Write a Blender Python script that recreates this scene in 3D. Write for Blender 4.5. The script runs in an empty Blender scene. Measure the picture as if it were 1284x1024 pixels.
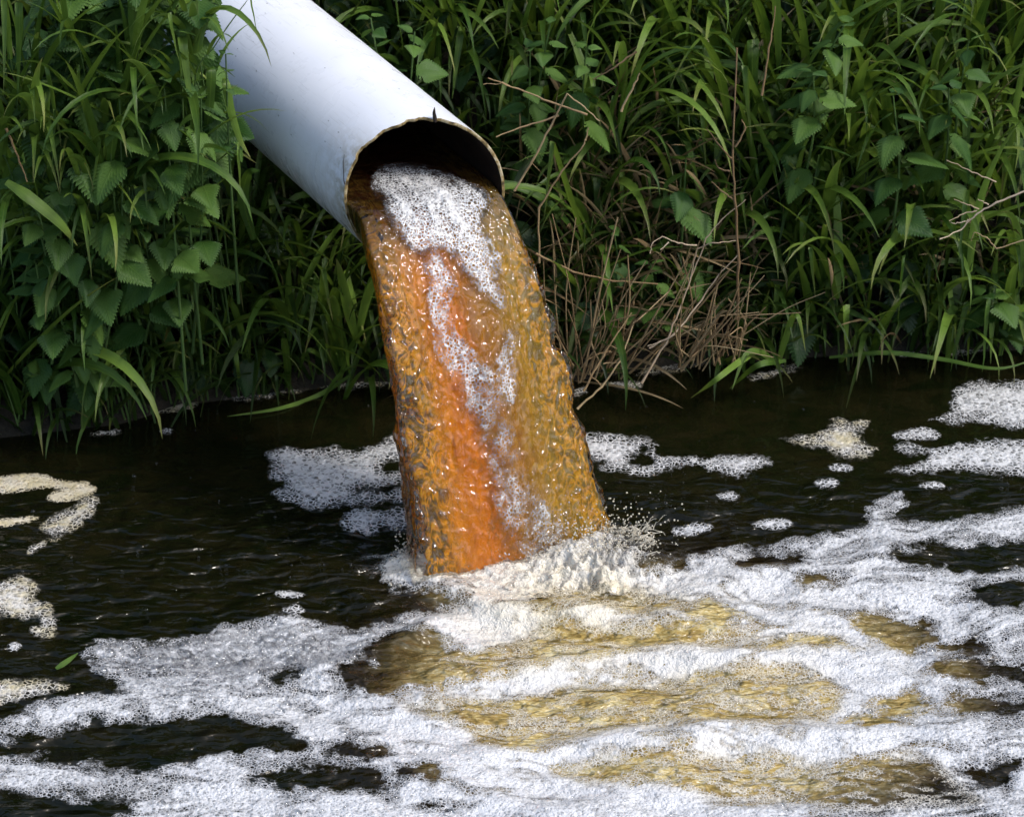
import bpy, math, random
import numpy as np
from mathutils import Vector, Matrix

random.seed(7)
RNG = np.random.default_rng(11)
scene = bpy.context.scene
COL = scene.collection
PI = math.pi

# ------------------------------------------------------------------ camera
PITCH = math.radians(28.0)
CAM = np.array([0.0, 0.0, 3.116])
FPX = 3780.0
CX, CY = 642.0, 512.0
FW = np.array([0.0, math.cos(PITCH), -math.sin(PITCH)])
UP = np.array([0.0, math.sin(PITCH), math.cos(PITCH)])
RT = np.array([1.0, 0.0, 0.0])
cam_d = bpy.data.cameras.new('camera')
cam = bpy.data.objects.new('camera', cam_d)
COL.objects.link(cam)
cam.location = CAM
cam.rotation_euler = (PI / 2 - PITCH, 0, 0)
cam_d.sensor_width = 36.0
cam_d.lens = 36.0 * FPX / 1284.0
cam_d.clip_start = 0.1
cam_d.clip_end = 500
cam_d.dof.use_dof = True
cam_d.dof.focus_distance = 5.85
cam_d.dof.aperture_fstop = 9.0
scene.camera = cam

# ------------------------------------------------------------------ light
TO_SUN = Vector((0.60, -0.22, 0.77)).normalized()
world = bpy.data.worlds.new('World')
scene.world = world
world.use_nodes = True
wn = world.node_tree
wn.nodes.clear()
wo = wn.nodes.new('ShaderNodeOutputWorld')
wb = wn.nodes.new('ShaderNodeBackground')
sk = wn.nodes.new('ShaderNodeTexSky')
sk.sky_type = 'NISHITA'
sk.sun_disc = False
sk.sun_elevation = math.asin(TO_SUN.z)
sk.sun_rotation = math.atan2(TO_SUN.x, TO_SUN.y)
sk.dust_density = 2.5
sk.ozone_density = 0.6
wb.inputs['Strength'].default_value = 0.15
wn.links.new(sk.outputs[0], wb.inputs['Color'])
wn.links.new(wb.outputs[0], wo.inputs['Surface'])
sun_d = bpy.data.lights.new('sun', 'SUN')
sun_d.energy = 1.5
sun_d.angle = math.radians(11)
sun_d.color = (1.0, 0.955, 0.89)
sun = bpy.data.objects.new('sun', sun_d)
COL.objects.link(sun)
sun.rotation_euler = TO_SUN.to_track_quat('Z', 'Y').to_euler()
scene.view_settings.view_transform = 'Standard'
scene.view_settings.look = 'None'
scene.view_settings.gamma = 1.0
scene.view_settings.use_curve_mapping = False
scene.view_settings.exposure = 0.68
scene.render.engine = 'CYCLES'
scene.cycles.max_bounces = 10
scene.cycles.transparent_max_bounces = 16
scene.cycles.transmission_bounces = 8

# ------------------------------------------------------------------ pixel <-> world helpers
def ray(px, py):
    return FW + (px - CX) / FPX * RT - (py - CY) / FPX * UP

def on_water(px, py, z=0.0):
    d = ray(px, py)
    return CAM + d * ((z - CAM[2]) / d[2])

def at_y(px, py, Y):
    d = ray(px, py)
    return CAM + d * (Y / d[1])

def proj(P):
    q = P - CAM
    w = q @ FW
    return CX + FPX * (q @ RT) / w, CY - FPX * (q @ UP) / w

# ------------------------------------------------------------------ numpy noise
def _hash(ix, iy, iz, seed):
    h = (ix.astype(np.int64) * 374761393 + iy.astype(np.int64) * 668265263 + iz.astype(np.int64) * 2147483647 + seed * 974634777) & 0xffffffff
    h = ((h ^ (h >> 13)) * 1274126177) & 0xffffffff
    h = ((h ^ (h >> 16)) * 2246822519) & 0xffffffff
    return ((h ^ (h >> 15)) & 0xffff) / 65535.0

def vnoise(x, y, z=None, seed=0):
    x = np.asarray(x, float); y = np.asarray(y, float)
    if z is None: z = np.zeros_like(x)
    ix, iy, iz = np.floor(x), np.floor(y), np.floor(z)
    fx, fy, fz = x - ix, y - iy, z - iz
    fx = fx * fx * fx * (fx * (fx * 6 - 15) + 10); fy = fy * fy * fy * (fy * (fy * 6 - 15) + 10); fz = fz * fz * (3 - 2 * fz)
    r = 0
    for dz in (0, 1):
        wz = fz if dz else 1 - fz
        for dy in (0, 1):
            wy = fy if dy else 1 - fy
            for dx in (0, 1):
                wx = fx if dx else 1 - fx
                r = r + wx * wy * wz * _hash(ix + dx, iy + dy, iz + dz, seed)
    return r * 2 - 1

def fbm(x, y, z=None, octs=4, seed=0, gain=0.5):
    a, s, t = 1.0, 0.0, 0.0
    for o in range(octs):
        s = s + a * vnoise(x * 2 ** o, y * 2 ** o, None if z is None else z * 2 ** o, seed + o)
        t += a; a *= gain
    return s / t

def sdf_poly(px, py, poly):
    """signed distance in px, positive inside"""
    P = np.array(poly, float)
    if len(P) > 4:
        E = np.vstack([P[-1:], P, P[:2]]); k = []
        for i in range(len(P)):
            p0, p1, p2, p3 = E[i:i + 4]
            for t in (0, 0.34, 0.67): k.append(0.5 * (2 * p1 + (p2 - p0) * t + (2 * p0 - 5 * p1 + 4 * p2 - p3) * t * t + (3 * p1 - p0 - 3 * p2 + p3) * t ** 3))
        P = np.array(k)
    px = np.asarray(px); py = np.asarray(py)
    x0, y0 = P.min(0) - 30; x1, y1 = P.max(0) + 30
    out = np.full(px.shape, -30.0)
    m = (px > x0) & (px < x1) & (py > y0) & (py < y1)
    if not m.any(): return out
    x = px[m]; y = py[m]
    d = np.full(x.shape, 1e9); ins = np.zeros(x.shape, bool)
    n = len(P)
    for i in range(n):
        a = P[i]; b = P[(i + 1) % n]
        e = b - a
        t = np.clip(((x - a[0]) * e[0] + (y - a[1]) * e[1]) / (e @ e + 1e-9), 0, 1)
        d = np.minimum(d, (x - a[0] - t * e[0]) ** 2 + (y - a[1] - t * e[1]) ** 2)
        c = (a[1] > y) != (b[1] > y)
        if a[1] != b[1]:
            xi = (b[0] - a[0]) * (y - a[1]) / (b[1] - a[1]) + a[0]
            ins ^= c & (x < xi)
    d = np.sqrt(d)
    out[m] = np.maximum(np.where(ins, d, -d), -30)
    return out

def sstep(a, b, x):
    t = np.clip((x - a) / (b - a), 0, 1)
    return t * t * (3 - 2 * t)

# ------------------------------------------------------------------ object helpers
def tag(o, label=None, cat=None, group=None, kind=None):
    if label: o['label'] = label
    if cat: o['category'] = cat
    if group: o['group'] = group
    if kind: o['kind'] = kind
    return o

def empty(name, loc):
    o = bpy.data.objects.new(name, None)
    o.empty_display_size = 0.05
    o.location = loc
    COL.objects.link(o)
    return o

def quads_mesh(name, V, Q, uv=None, attrs=None, smooth=True):
    """V (n,3), Q (m,4) index array"""
    V = np.asarray(V, np.float32); Q = np.asarray(Q, np.int32)
    me = bpy.data.meshes.new(name)
    me.vertices.add(len(V)); me.vertices.foreach_set('co', V.ravel())
    me.loops.add(Q.size); me.loops.foreach_set('vertex_index', Q.ravel())
    me.polygons.add(len(Q))
    me.polygons.foreach_set('loop_start', np.arange(0, Q.size, 4, dtype=np.int32))
    if smooth: me.polygons.foreach_set('use_smooth', np.ones(len(Q), bool))
    me.update(calc_edges=True)
    if uv is not None:
        l = me.uv_layers.new(name='UVMap')
        l.data.foreach_set('uv', np.asarray(uv, np.float32)[Q.ravel()].ravel())
    if attrs:
        for k, a in attrs.items():
            at = me.attributes.new(k, 'FLOAT', 'POINT')
            at.data.foreach_set('value', np.asarray(a, np.float32).ravel())
    return me

def obj(name, me, mat=None, parent=None, loc=None):
    o = bpy.data.objects.new(name, me)
    COL.objects.link(o)
    if mat is not None and len(me.materials) == 0: me.materials.append(mat)
    if parent is not None: o.parent = parent
    if loc is not None: o.location = loc
    return o

def grid_quads(nu, nv, wrap_u=False):
    """index = v*nu+u"""
    us = np.arange(nu if wrap_u else nu - 1); vs = np.arange(nv - 1)
    U, W = np.meshgrid(us, vs)
    U2 = (U + 1) % nu
    a = W * nu + U; b = W * nu + U2; c = (W + 1) * nu + U2; d = (W + 1) * nu + U
    return np.stack([a, b, c, d], -1).reshape(-1, 4)

def compact(V, Q, *arrs):
    used = np.zeros(len(V), bool); used[Q.ravel()] = True
    idx = np.cumsum(used) - 1
    return (V[used], idx[Q]) + tuple(a[used] for a in arrs)

def tube(points, radii, sides=6):
    P = np.array(points, float); n = len(P)
    T = np.gradient(P, axis=0); T /= np.linalg.norm(T, axis=1)[:, None] + 1e-9
    ref = np.array([0.31, 0.9, 0.2])
    N = np.cross(T, ref); N /= np.linalg.norm(N, axis=1)[:, None] + 1e-9
    B = np.cross(T, N)
    a = np.arange(sides) / sides * 2 * PI
    R = np.broadcast_to(np.asarray(radii, float), (n,))
    V = P[:, None, :] + R[:, None, None] * (np.cos(a)[None, :, None] * N[:, None, :] + np.sin(a)[None, :, None] * B[:, None, :])
    V = V.reshape(-1, 3)
    Q = grid_quads(sides, n, True)
    uv = np.stack([np.tile(np.arange(sides) / sides, n), np.repeat(np.linspace(0, 1, n), sides)], -1)
    return V, Q, uv

def join(parts):
    Vs, Qs, Us, o = [], [], [], 0
    for V, Q, uv in parts:
        Vs.append(V); Qs.append(Q + o); Us.append(uv); o += len(V)
    return np.concatenate(Vs), np.concatenate(Qs), np.concatenate(Us)

def smooth_line(pts, n=24):
    """Catmull-Rom through the points"""
    P = np.array(pts, float)
    if len(P) < 3: return P[0] + (P[-1] - P[0]) * np.linspace(0, 1, n)[:, None]
    E = np.vstack([2 * P[0] - P[1], P, 2 * P[-1] - P[-2]])
    out = []
    m = max(2, n // (len(P) - 1))
    for i in range(len(P) - 1):
        p0, p1, p2, p3 = E[i:i + 4]
        for t in np.linspace(0, 1, m, endpoint=False):
            out.append(0.5 * (2 * p1 + (p2 - p0) * t + (2 * p0 - 5 * p1 + 4 * p2 - p3) * t * t + (3 * p1 - p0 - 3 * p2 + p3) * t ** 3))
    out.append(P[-1])
    return np.array(out)

# ------------------------------------------------------------------ material helpers
class NT:
    def __init__(s, name):
        s.m = bpy.data.materials.new(name); s.m.use_nodes = True
        s.t = s.m.node_tree; s.t.nodes.clear()
        s.out = s.n('ShaderNodeOutputMaterial')
    def n(s, typ, **kw):
        nd = s.t.nodes.new(typ)
        for k, v in kw.items():
            if k.startswith('_'): setattr(nd, k[1:], v)
            else: s.set(nd, k.replace('__', ' '), v)
        return nd
    def set(s, nd, key, v):
        inp = nd.inputs[int(key[1:])] if key[0] == 'i' and key[1:].isdigit() else nd.inputs[key]
        if isinstance(v, bpy.types.NodeSocket): s.t.links.new(v, inp)
        elif isinstance(v, bpy.types.Node): s.t.links.new(v.outputs[0], inp)
        else:
            if isinstance(v, tuple) and len(v) == 3 and inp.type == 'RGBA': v = v + (1,)
            inp.default_value = v
    def math(s, op, a, b=0.0, c=None, clamp=False):
        nd = s.n('ShaderNodeMath', _operation=op, i0=a, i1=b); nd.use_clamp = clamp
        if c is not None: s.set(nd, 'i2', c)
        return nd.outputs[0]
    def mix(s, f, a, b, blend='MIX'):
        nd = s.n('ShaderNodeMix', _data_type='RGBA', _blend_type=blend)
        s.set(nd, 'i0', f); s.set(nd, 'i6', a); s.set(nd, 'i7', b)
        return nd.outputs[2]
    def ramp(s, f, stops, interp='LINEAR'):
        nd = s.n('ShaderNodeValToRGB'); s.set(nd, 'i0', f)
        cr = nd.color_ramp; cr.interpolation = interp
        while len(cr.elements) < len(stops): cr.elements.new(0.5)
        for e, (p, c) in zip(cr.elements, stops):
            e.position = p
            e.color = (c, c, c, 1) if not isinstance(c, tuple) else c + (1,)
        return nd.outputs[0]
    def rng(s, v, a, b, c=0.0, d=1.0, smooth=False):
        nd = s.n('ShaderNodeMapRange', i0=v, i1=a, i2=b, i3=c, i4=d)
        if smooth: nd.interpolation_type = 'SMOOTHSTEP'
        return nd.outputs[0]
    def noise(s, vec, scale, detail=4.0, rough=0.5, dist=0.0):
        return s.n('ShaderNodeTexNoise', Vector=vec, Scale=scale, Detail=detail, Roughness=rough, Distortion=dist).outputs[0]
    def attr(s, name):
        return s.n('ShaderNodeAttribute', _attribute_name=name).outputs['Fac']
    def objco(s):
        return s.n('ShaderNodeTexCoord').outputs['Object']
    def pos(s):
        return s.n('ShaderNodeNewGeometry').outputs['Position']
    def mapping(s, vec, scale=(1, 1, 1), rot=(0, 0, 0)):
        return s.n('ShaderNodeMapping', Vector=vec, Scale=scale, Rotation=rot).outputs[0]
    def bump(s, h, strength=0.5, dist=0.01, normal=None):
        nd = s.n('ShaderNodeBump', Height=h, Strength=strength, Distance=dist)
        if normal is not None: s.set(nd, 'Normal', normal)
        return nd.outputs[0]
    def bsdf(s, **kw):
        return s.n('ShaderNodeBsdfPrincipled', **kw)
    def mixsh(s, f, a, b):
        nd = s.n('ShaderNodeMixShader'); s.set(nd, 'i0', f)
        s.t.links.new(a.outputs[0], nd.inputs[1]); s.t.links.new(b.outputs[0], nd.inputs[2])
        return nd
    def done(s, sh):
        s.t.links.new(sh.outputs[0], s.out.inputs['Surface']); return s.m

def leaf_material(name, dark, light, tip=None, rough=0.38, trans=0.28, veins=False, stripes=False):
    g = NT(name)
    uv = g.n('ShaderNodeTexCoord').outputs['UV']
    isl = g.n('ShaderNodeNewGeometry').outputs['Random Per Island']
    ob = g.n('ShaderNodeObjectInfo').outputs['Random']
    r = g.math('FRACT', g.math('ADD', isl, ob))
    nz = g.noise(g.pos(), 26.0, 3.0)
    f = g.math('ADD', g.math('MULTIPLY', r, 0.75), g.math('MULTIPLY', g.math('SUBTRACT', nz, 0.5), 0.7), clamp=True)
    c = g.mix(f, dark, light)
    sep = g.n('ShaderNodeSeparateXYZ', Vector=uv)
    if tip:
        c = g.mix(g.math('MULTIPLY', g.rng(sep.outputs[1], 0.72, 1.0), g.rng(r, 0.45, 0.9)), c, tip)
    h = None
    if stripes:
        w = g.n('ShaderNodeTexWave', _bands_direction='X', Vector=uv, Scale=3.2, Distortion=0.4)
        mid = g.math('ABSOLUTE', g.math('SUBTRACT', sep.outputs[0], 0.5))
        midl = g.rng(mid, 0.0, 0.07, 1.0, 0.0)
        c = g.mix(g.math('MULTIPLY', midl, 0.45), c, light)
        h = w.outputs['Fac']
    if veins:
        ax = g.math('ABSOLUTE', g.math('SUBTRACT', sep.outputs[0], 0.5))
        ph = g.math('SUBTRACT', g.math('MULTIPLY', sep.outputs[1], 9.0), g.math('MULTIPLY', ax, 9.0))
        v = g.math('ABSOLUTE', g.math('SUBTRACT', g.math('FRACT', ph), 0.5))
        vv = g.rng(v, 0.0, 0.16, 1.0, 0.0)
        midl = g.rng(ax, 0.0, 0.025, 1.0, 0.0)
        vm = g.math('MAXIMUM', vv, midl)
        q = g.noise(uv, 16.0, 2.0)
        c = g.mix(g.math('MULTIPLY', vm, 0.24), c, light)
        h = g.math('ADD', g.math('MULTIPLY', vm, -1.0), g.math('MULTIPLY', q, 0.9))
    # small drops of dew catch the light
    nrm = None
    if h is not None: nrm = g.bump(h, 0.40, 0.0022 if veins else 0.0012)
    kw = dict(Base__Color=c, Roughness=g.rng(nz, 0.3, 0.7, rough - 0.08, rough + 0.14))
    if nrm is not None: kw['Normal'] = nrm
    b = g.bsdf(**kw)
    b.inputs['Specular IOR Level'].default_value = 0.42
    t = g.n('ShaderNodeBsdfTranslucent', Color=g.mix(0.5, c, (0.16, 0.24, 0.02)))
    return g.done(g.mixsh(trans, b, t))

M = {}
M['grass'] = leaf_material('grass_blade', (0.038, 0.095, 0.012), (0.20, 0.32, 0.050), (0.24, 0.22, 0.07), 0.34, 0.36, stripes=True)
M['grass_back'] = leaf_material('grass_blade_shaded', (0.009, 0.030, 0.004), (0.058, 0.115, 0.017), (0.12, 0.10, 0.03), 0.42, 0.30, stripes=True)  # darker copy of the blade colour; shade behind the tufts is painted in
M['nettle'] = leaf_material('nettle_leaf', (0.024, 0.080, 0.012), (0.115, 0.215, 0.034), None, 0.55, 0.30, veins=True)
M['nettle_back'] = leaf_material('nettle_leaf_shaded', (0.010, 0.038, 0.007), (0.030, 0.085, 0.014), None, 0.5, 0.2, veins=True)  # nettle leaf again, with the low bank's shade mixed into its greens
M['stem'] = leaf_material('green_stem', (0.05, 0.10, 0.025), (0.09, 0.16, 0.04), None, 0.5, 0.05)
M['dry'] = leaf_material('dry_straw', (0.20, 0.125, 0.055), (0.50, 0.38, 0.21), None, 0.6, 0.06, stripes=True)
M['dry_dark'] = leaf_material('old_straw', (0.09, 0.055, 0.026), (0.26, 0.17, 0.08), None, 0.65, 0.06, stripes=True)
M['twig'] = leaf_material('pale_twig', (0.30, 0.22, 0.14), (0.50, 0.41, 0.30), None, 0.6, 0.0)

def mat_soil():
    g = NT('bank_soil'); p = g.pos()
    n = g.noise(p, 14.0, 6.0, 0.65)
    c = g.ramp(n, [(0.3, (0.006, 0.006, 0.003)), (0.7, (0.030, 0.022, 0.012))])
    return g.done(g.bsdf(Base__Color=c, Roughness=0.9, Normal=g.bump(g.noise(p, 60.0, 5.0), 0.8, 0.02)))
M['soil'] = mat_soil()

def mat_pipe():
    g = NT('white_plastic'); o = g.objco()      # x around (metres), y along: object space of the pipe has Z along the axis
    uvn = g.n('ShaderNodeTexCoord').outputs['UV']
    base = g.mix(g.noise(o, 7.0, 3.0), (0.66, 0.69, 0.74), (0.77, 0.79, 0.82))
    # algae / dirt on the lower flank and near the cut end, scuffs and specks
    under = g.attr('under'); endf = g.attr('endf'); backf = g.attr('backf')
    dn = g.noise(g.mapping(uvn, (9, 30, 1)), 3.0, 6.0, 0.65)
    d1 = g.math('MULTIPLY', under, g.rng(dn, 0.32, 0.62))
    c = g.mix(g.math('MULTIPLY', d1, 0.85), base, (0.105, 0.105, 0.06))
    streak = g.noise(g.mapping(uvn, (70, 3.2, 1), (0, 0, 0.0)), 4.0, 3.0, 0.6)
    c = g.mix(g.math('MULTIPLY', g.rng(streak, 0.56, 0.75), g.math('MULTIPLY', g.rng(g.noise(uvn, 9.0, 2.0), 0.38, 0.60), 0.5)), c, (0.30, 0.31, 0.30))
    c = g.mix(g.math('MULTIPLY', g.rng(g.noise(g.mapping(uvn, (8, 26, 1), (0, 0, 0.5)), 2.2, 4.0, 0.7), 0.60, 0.72), 0.30), c, (0.30, 0.30, 0.27))
    stain = g.math('MULTIPLY', endf, g.rng(g.noise(g.mapping(uvn, (30, 30, 1)), 1.6, 5.0, 0.6), 0.40, 0.58))
    c = g.mix(g.math('MULTIPLY', stain, 0.75), c, (0.26, 0.20, 0.07))
    grn = g.math('MULTIPLY', backf, g.rng(g.noise(uvn, 12.0, 4.0), 0.25, 0.6))
    c = g.mix(g.math('MULTIPLY', grn, 0.55), c, (0.18, 0.24, 0.16))
    vor = g.n('ShaderNodeTexVoronoi', Vector=g.mapping(uvn, (30, 17, 1), (0, 0, 0.35)), Scale=2.6, Randomness=1.0)
    sz = g.n('ShaderNodeSeparateColor', Color=vor.outputs['Color'])
    spk = g.math('MULTIPLY', g.math('LESS_THAN', vor.outputs['Distance'], g.rng(sz.outputs[0], 0.5, 1.0, 0.0, 0.15)), 0.6)
    c = g.mix(spk, c, (0.16, 0.16, 0.15))
    # fine drawn lines round the plastic
    fine = g.noise(g.mapping(uvn, (2.2, 260, 1), (0, 0, 0.12)), 1.0, 4.0, 0.7)
    c = g.mix(g.math('MULTIPLY', g.rng(fine, 0.55, 0.8), g.math('MULTIPLY', g.attr('low'), 0.38)), c, (0.35, 0.36, 0.36))
    rg = g.rng(g.noise(uvn, 20.0, 5.0), 0.3, 0.7, 0.22, 0.42)
    b = g.bsdf(Base__Color=c, Roughness=rg, Normal=g.bump(fine, 0.10, 0.001))
    b.inputs['Subsurface Weight'].default_value = 0.06
    b.inputs['Subsurface Radius'].default_value = (0.02, 0.02, 0.02)
    return g.done(b)
M['pipe'] = mat_pipe()

def mat_inner():
    g = NT('pipe_inner_shade'); p = g.pos()  # near-black colour stands in for shade inside the pipe; sliver and crack share it
    n = g.noise(p, 30.0, 5.0, 0.6)
    c = g.ramp(n, [(0.3, (0.006, 0.004, 0.003)), (0.7, (0.020, 0.010, 0.006))])
    return g.done(g.bsdf(Base__Color=c, Roughness=0.5, Normal=g.bump(n, 0.6, 0.004)))
M['inner'] = mat_inner()

def mat_rim():
    g = NT('cut_plastic_edge'); p = g.pos()
    n = g.noise(p, 55.0, 5.0, 0.6)
    c = g.ramp(n, [(0.36, (0.035, 0.026, 0.010)), (0.50, (0.20, 0.14, 0.045)), (0.66, (0.46, 0.41, 0.28))])
    return g.done(g.bsdf(Base__Color=c, Roughness=0.6, Normal=g.bump(n, 0.8, 0.003)))
M['rim'] = mat_rim()

def foam_material(name, cell=190.0, fine=430.0, cream=0.0, lace=1.0, sharp=0.6):
    """bubbly froth. dens = how closed it is, warm = how stained by the brown water"""
    g = NT(name); p = g.pos()
    dens = g.attr('dens'); warm = g.attr('warm'); big = g.attr('big')
    pw = g.n('ShaderNodeVectorMath', _operation='ADD', i0=p,
             i1=g.n('ShaderNodeVectorMath', _operation='SCALE', i0=g.n('ShaderNodeTexNoise', Vector=p, Scale=40.0, Detail=1.0).outputs['Color'], Scale=0.010).outputs[0]).outputs[0]
    v1 = g.n('ShaderNodeTexVoronoi', _feature='DISTANCE_TO_EDGE', Vector=pw, Scale=cell)
    v1c = g.n('ShaderNodeTexVoronoi', _feature='F1', Vector=pw, Scale=cell)
    v2 = g.n('ShaderNodeTexVoronoi', _feature='F1', Vector=p, Scale=fine)
    v0 = g.n('ShaderNodeTexVoronoi', _feature='DISTANCE_TO_EDGE', Vector=pw, Scale=cell * 0.42)
    v0c = g.n('ShaderNodeTexVoronoi', _feature='F1', Vector=pw, Scale=cell * 0.42)
    rc = g.n('ShaderNodeSeparateColor', Color=v1c.outputs['Color'])
    wall1 = g.rng(v1.outputs['Distance'], 0.02, 0.17, 1.0, 0.0, True)
    wall0 = g.rng(v0.outputs['Distance'], 0.01, 0.08, 1.0, 0.0, True)
    wall = g.math('MAXIMUM', wall1, g.math('MULTIPLY', wall0, big))
    # how open each bubble is: random per bubble, more where the foam is thin
    n = g.noise(p, 22.0, 5.0, 0.62)
    n2 = g.noise(p, 70.0, 3.0, 0.6)
    close = g.math('ADD', dens, g.math('ADD', g.math('MULTIPLY', g.math('SUBTRACT', n, 0.5), 1.0), g.math('MULTIPLY', g.math('SUBTRACT', n2, 0.5), 0.7)))
    body = g.rng(close, 0.42, 0.92, 0.0, 1.0, True)
    bubble_open = g.math('MULTIPLY', g.rng(rc.outputs[0], 0.25, 0.95), g.math('SUBTRACT', 1.0, wall))
    dome = g.rng(v1c.outputs['Distance'], 0.0, 0.62, 1.0, 0.0)
    dome0 = g.rng(v0c.outputs['Distance'], 0.0, 0.62, 1.0, 0.0)
    # colour: white walls, greyer wet cells
    wet = g.math('MULTIPLY', bubble_open, g.rng(g.attr('wetf'), 0.0, 1.0, 0.0, 1.0))
    white = g.mix(g.math('MULTIPLY', warm, g.rng(n, 0.3, 0.7, 0.5, 1.0)), (0.66, 0.67, 0.685), (0.72, 0.63, 0.42))
    greyc = g.mix(warm, (0.085, 0.09, 0.085), (0.16, 0.10, 0.04))
    c = g.mix(g.math('MULTIPLY', wet, 0.9), white, greyc)
    if cream: c = g.mix(g.math('MULTIPLY', g.rng(n, 0.45, 0.62), cream), c, (0.50, 0.44, 0.27))
    # coverage: in thin foam only the walls and some cells remain
    thin = g.rng(close, 0.02, 0.45, 0.0, 1.0, True)
    alpha = g.math('MAXIMUM', body, g.math('MULTIPLY', thin, g.math('MULTIPLY', g.math('MAXIMUM', wall, g.math('MULTIPLY', g.rng(rc.outputs[1], 0.55, 0.9), 0.5)), lace)), clamp=True)
    alpha = g.math('MULTIPLY', alpha, g.rng(dens, 0.0, 0.10), clamp=True)
    hgt = g.math('ADD', g.math('MULTIPLY', dome, 1.0), g.math('ADD', g.math('MULTIPLY', g.math('MULTIPLY', dome0, big), 1.6), g.math('MULTIPLY', v2.outputs['Distance'], -0.55)))
    hgt = g.math('ADD', hgt, g.math('MULTIPLY', n2, 1.2))
    nrm = g.bump(hgt, sharp, 0.0036)
    b = g.bsdf(Base__Color=c, Roughness=g.rng(wet, 0, 1, 0.34, 0.08), Normal=nrm)
    b.inputs['Subsurface Weight'].default_value = 0.0
    b.inputs['Specular IOR Level'].default_value = 0.5
    b.inputs['Coat Weight'].default_value = 0.5
    b.inputs['Coat Roughness'].default_value = 0.06
    tr = g.n('ShaderNodeBsdfTransparent')
    return g.done(g.mixsh(alpha, tr, b))
M['foam'] = foam_material('river_foam', 160.0, 430.0, lace=0.8)
M['foam_patch'] = foam_material('foam_patch', 105.0, 330.0, 0.0)
M['foam_scum'] = foam_material('scummy_foam', 115.0, 350.0, 0.8)
M['foam_stream'] = foam_material('stream_foam', 150.0, 420.0)

def mat_bubble():
    g = NT('bubble_film')
    fr = g.n('ShaderNodeFresnel', IOR=1.33).outputs[0]
    f = g.rng(fr, 0.02, 0.5, 0.03, 0.9)
    b = g.n('ShaderNodeBsdfGlossy', Color=(0.95, 0.95, 0.95), Roughness=0.04)
    return g.done(g.mixsh(f, g.n('ShaderNodeBsdfTransparent'), b))
M['bubble'] = mat_bubble()

def mat_drop():
    g = NT('spray_water')
    b = g.bsdf(Base__Color=(0.92, 0.87, 0.74), Roughness=0.04, IOR=1.33)
    b.inputs['Transmission Weight'].default_value = 0.55
    return g.done(b)
M['drop'] = mat_drop()

def mat_water():
    g = NT('river_water'); p = g.pos()
    turb = g.attr('turb'); calm = g.attr('calm')
    sw = g.noise(g.mapping(p, (1, 1.5, 1)), 9.0, 6.0, 0.62, 1.2)
    sw2 = g.noise(g.mapping(p, (1, 2.4, 1)), 60.0, 5.0, 0.68, 1.2)
    gold = g.ramp(g.math('ADD', g.math('MULTIPLY', sw, 0.5), g.math('MULTIPLY', sw2, 0.5)),
                  [(0.34, (0.15, 0.095, 0.030)), (0.45, (0.31, 0.215, 0.060)), (0.54, (0.46, 0.36, 0.14)), (0.62, (0.60, 0.54, 0.34))])
    dark = g.mix(g.rng(sw, 0.35, 0.65), (0.0035, 0.0052, 0.0016), (0.0095, 0.0085, 0.0030))
    t = g.math('MULTIPLY', turb, g.rng(sw, 0.2, 0.5, 0.6, 1.0), clamp=True)
    brown = g.mix(g.rng(turb, 0.0, 0.35), dark, (0.020, 0.012, 0.005))
    c = g.mix(g.rng(t, 0.2, 0.8), brown, gold)
    r1 = g.noise(g.mapping(p, (1, 1.9, 1)), 13.0, 1.0, 0.5, 0.5)
    r2 = g.noise(g.mapping(p, (1, 1.8, 1)), 42.0, 1.0, 0.5, 0.6)
    amp = g.rng(calm, 0.0, 1.0, 1.0, 0.05)
    h = g.math('MULTIPLY', g.math('ADD', g.math('MULTIPLY', r1, 1.0), g.math('MULTIPLY', r2, g.rng(turb, 0.0, 0.6, 0.12, 0.42))), amp)
    nrm = g.bump(h, 1.0, 0.040)
    b = g.bsdf(Base__Color=c, Roughness=g.rng(t, 0.2, 0.8, 0.045, 0.16), IOR=1.33, Normal=nrm)
    return g.done(b)
M['water'] = mat_water()

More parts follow.
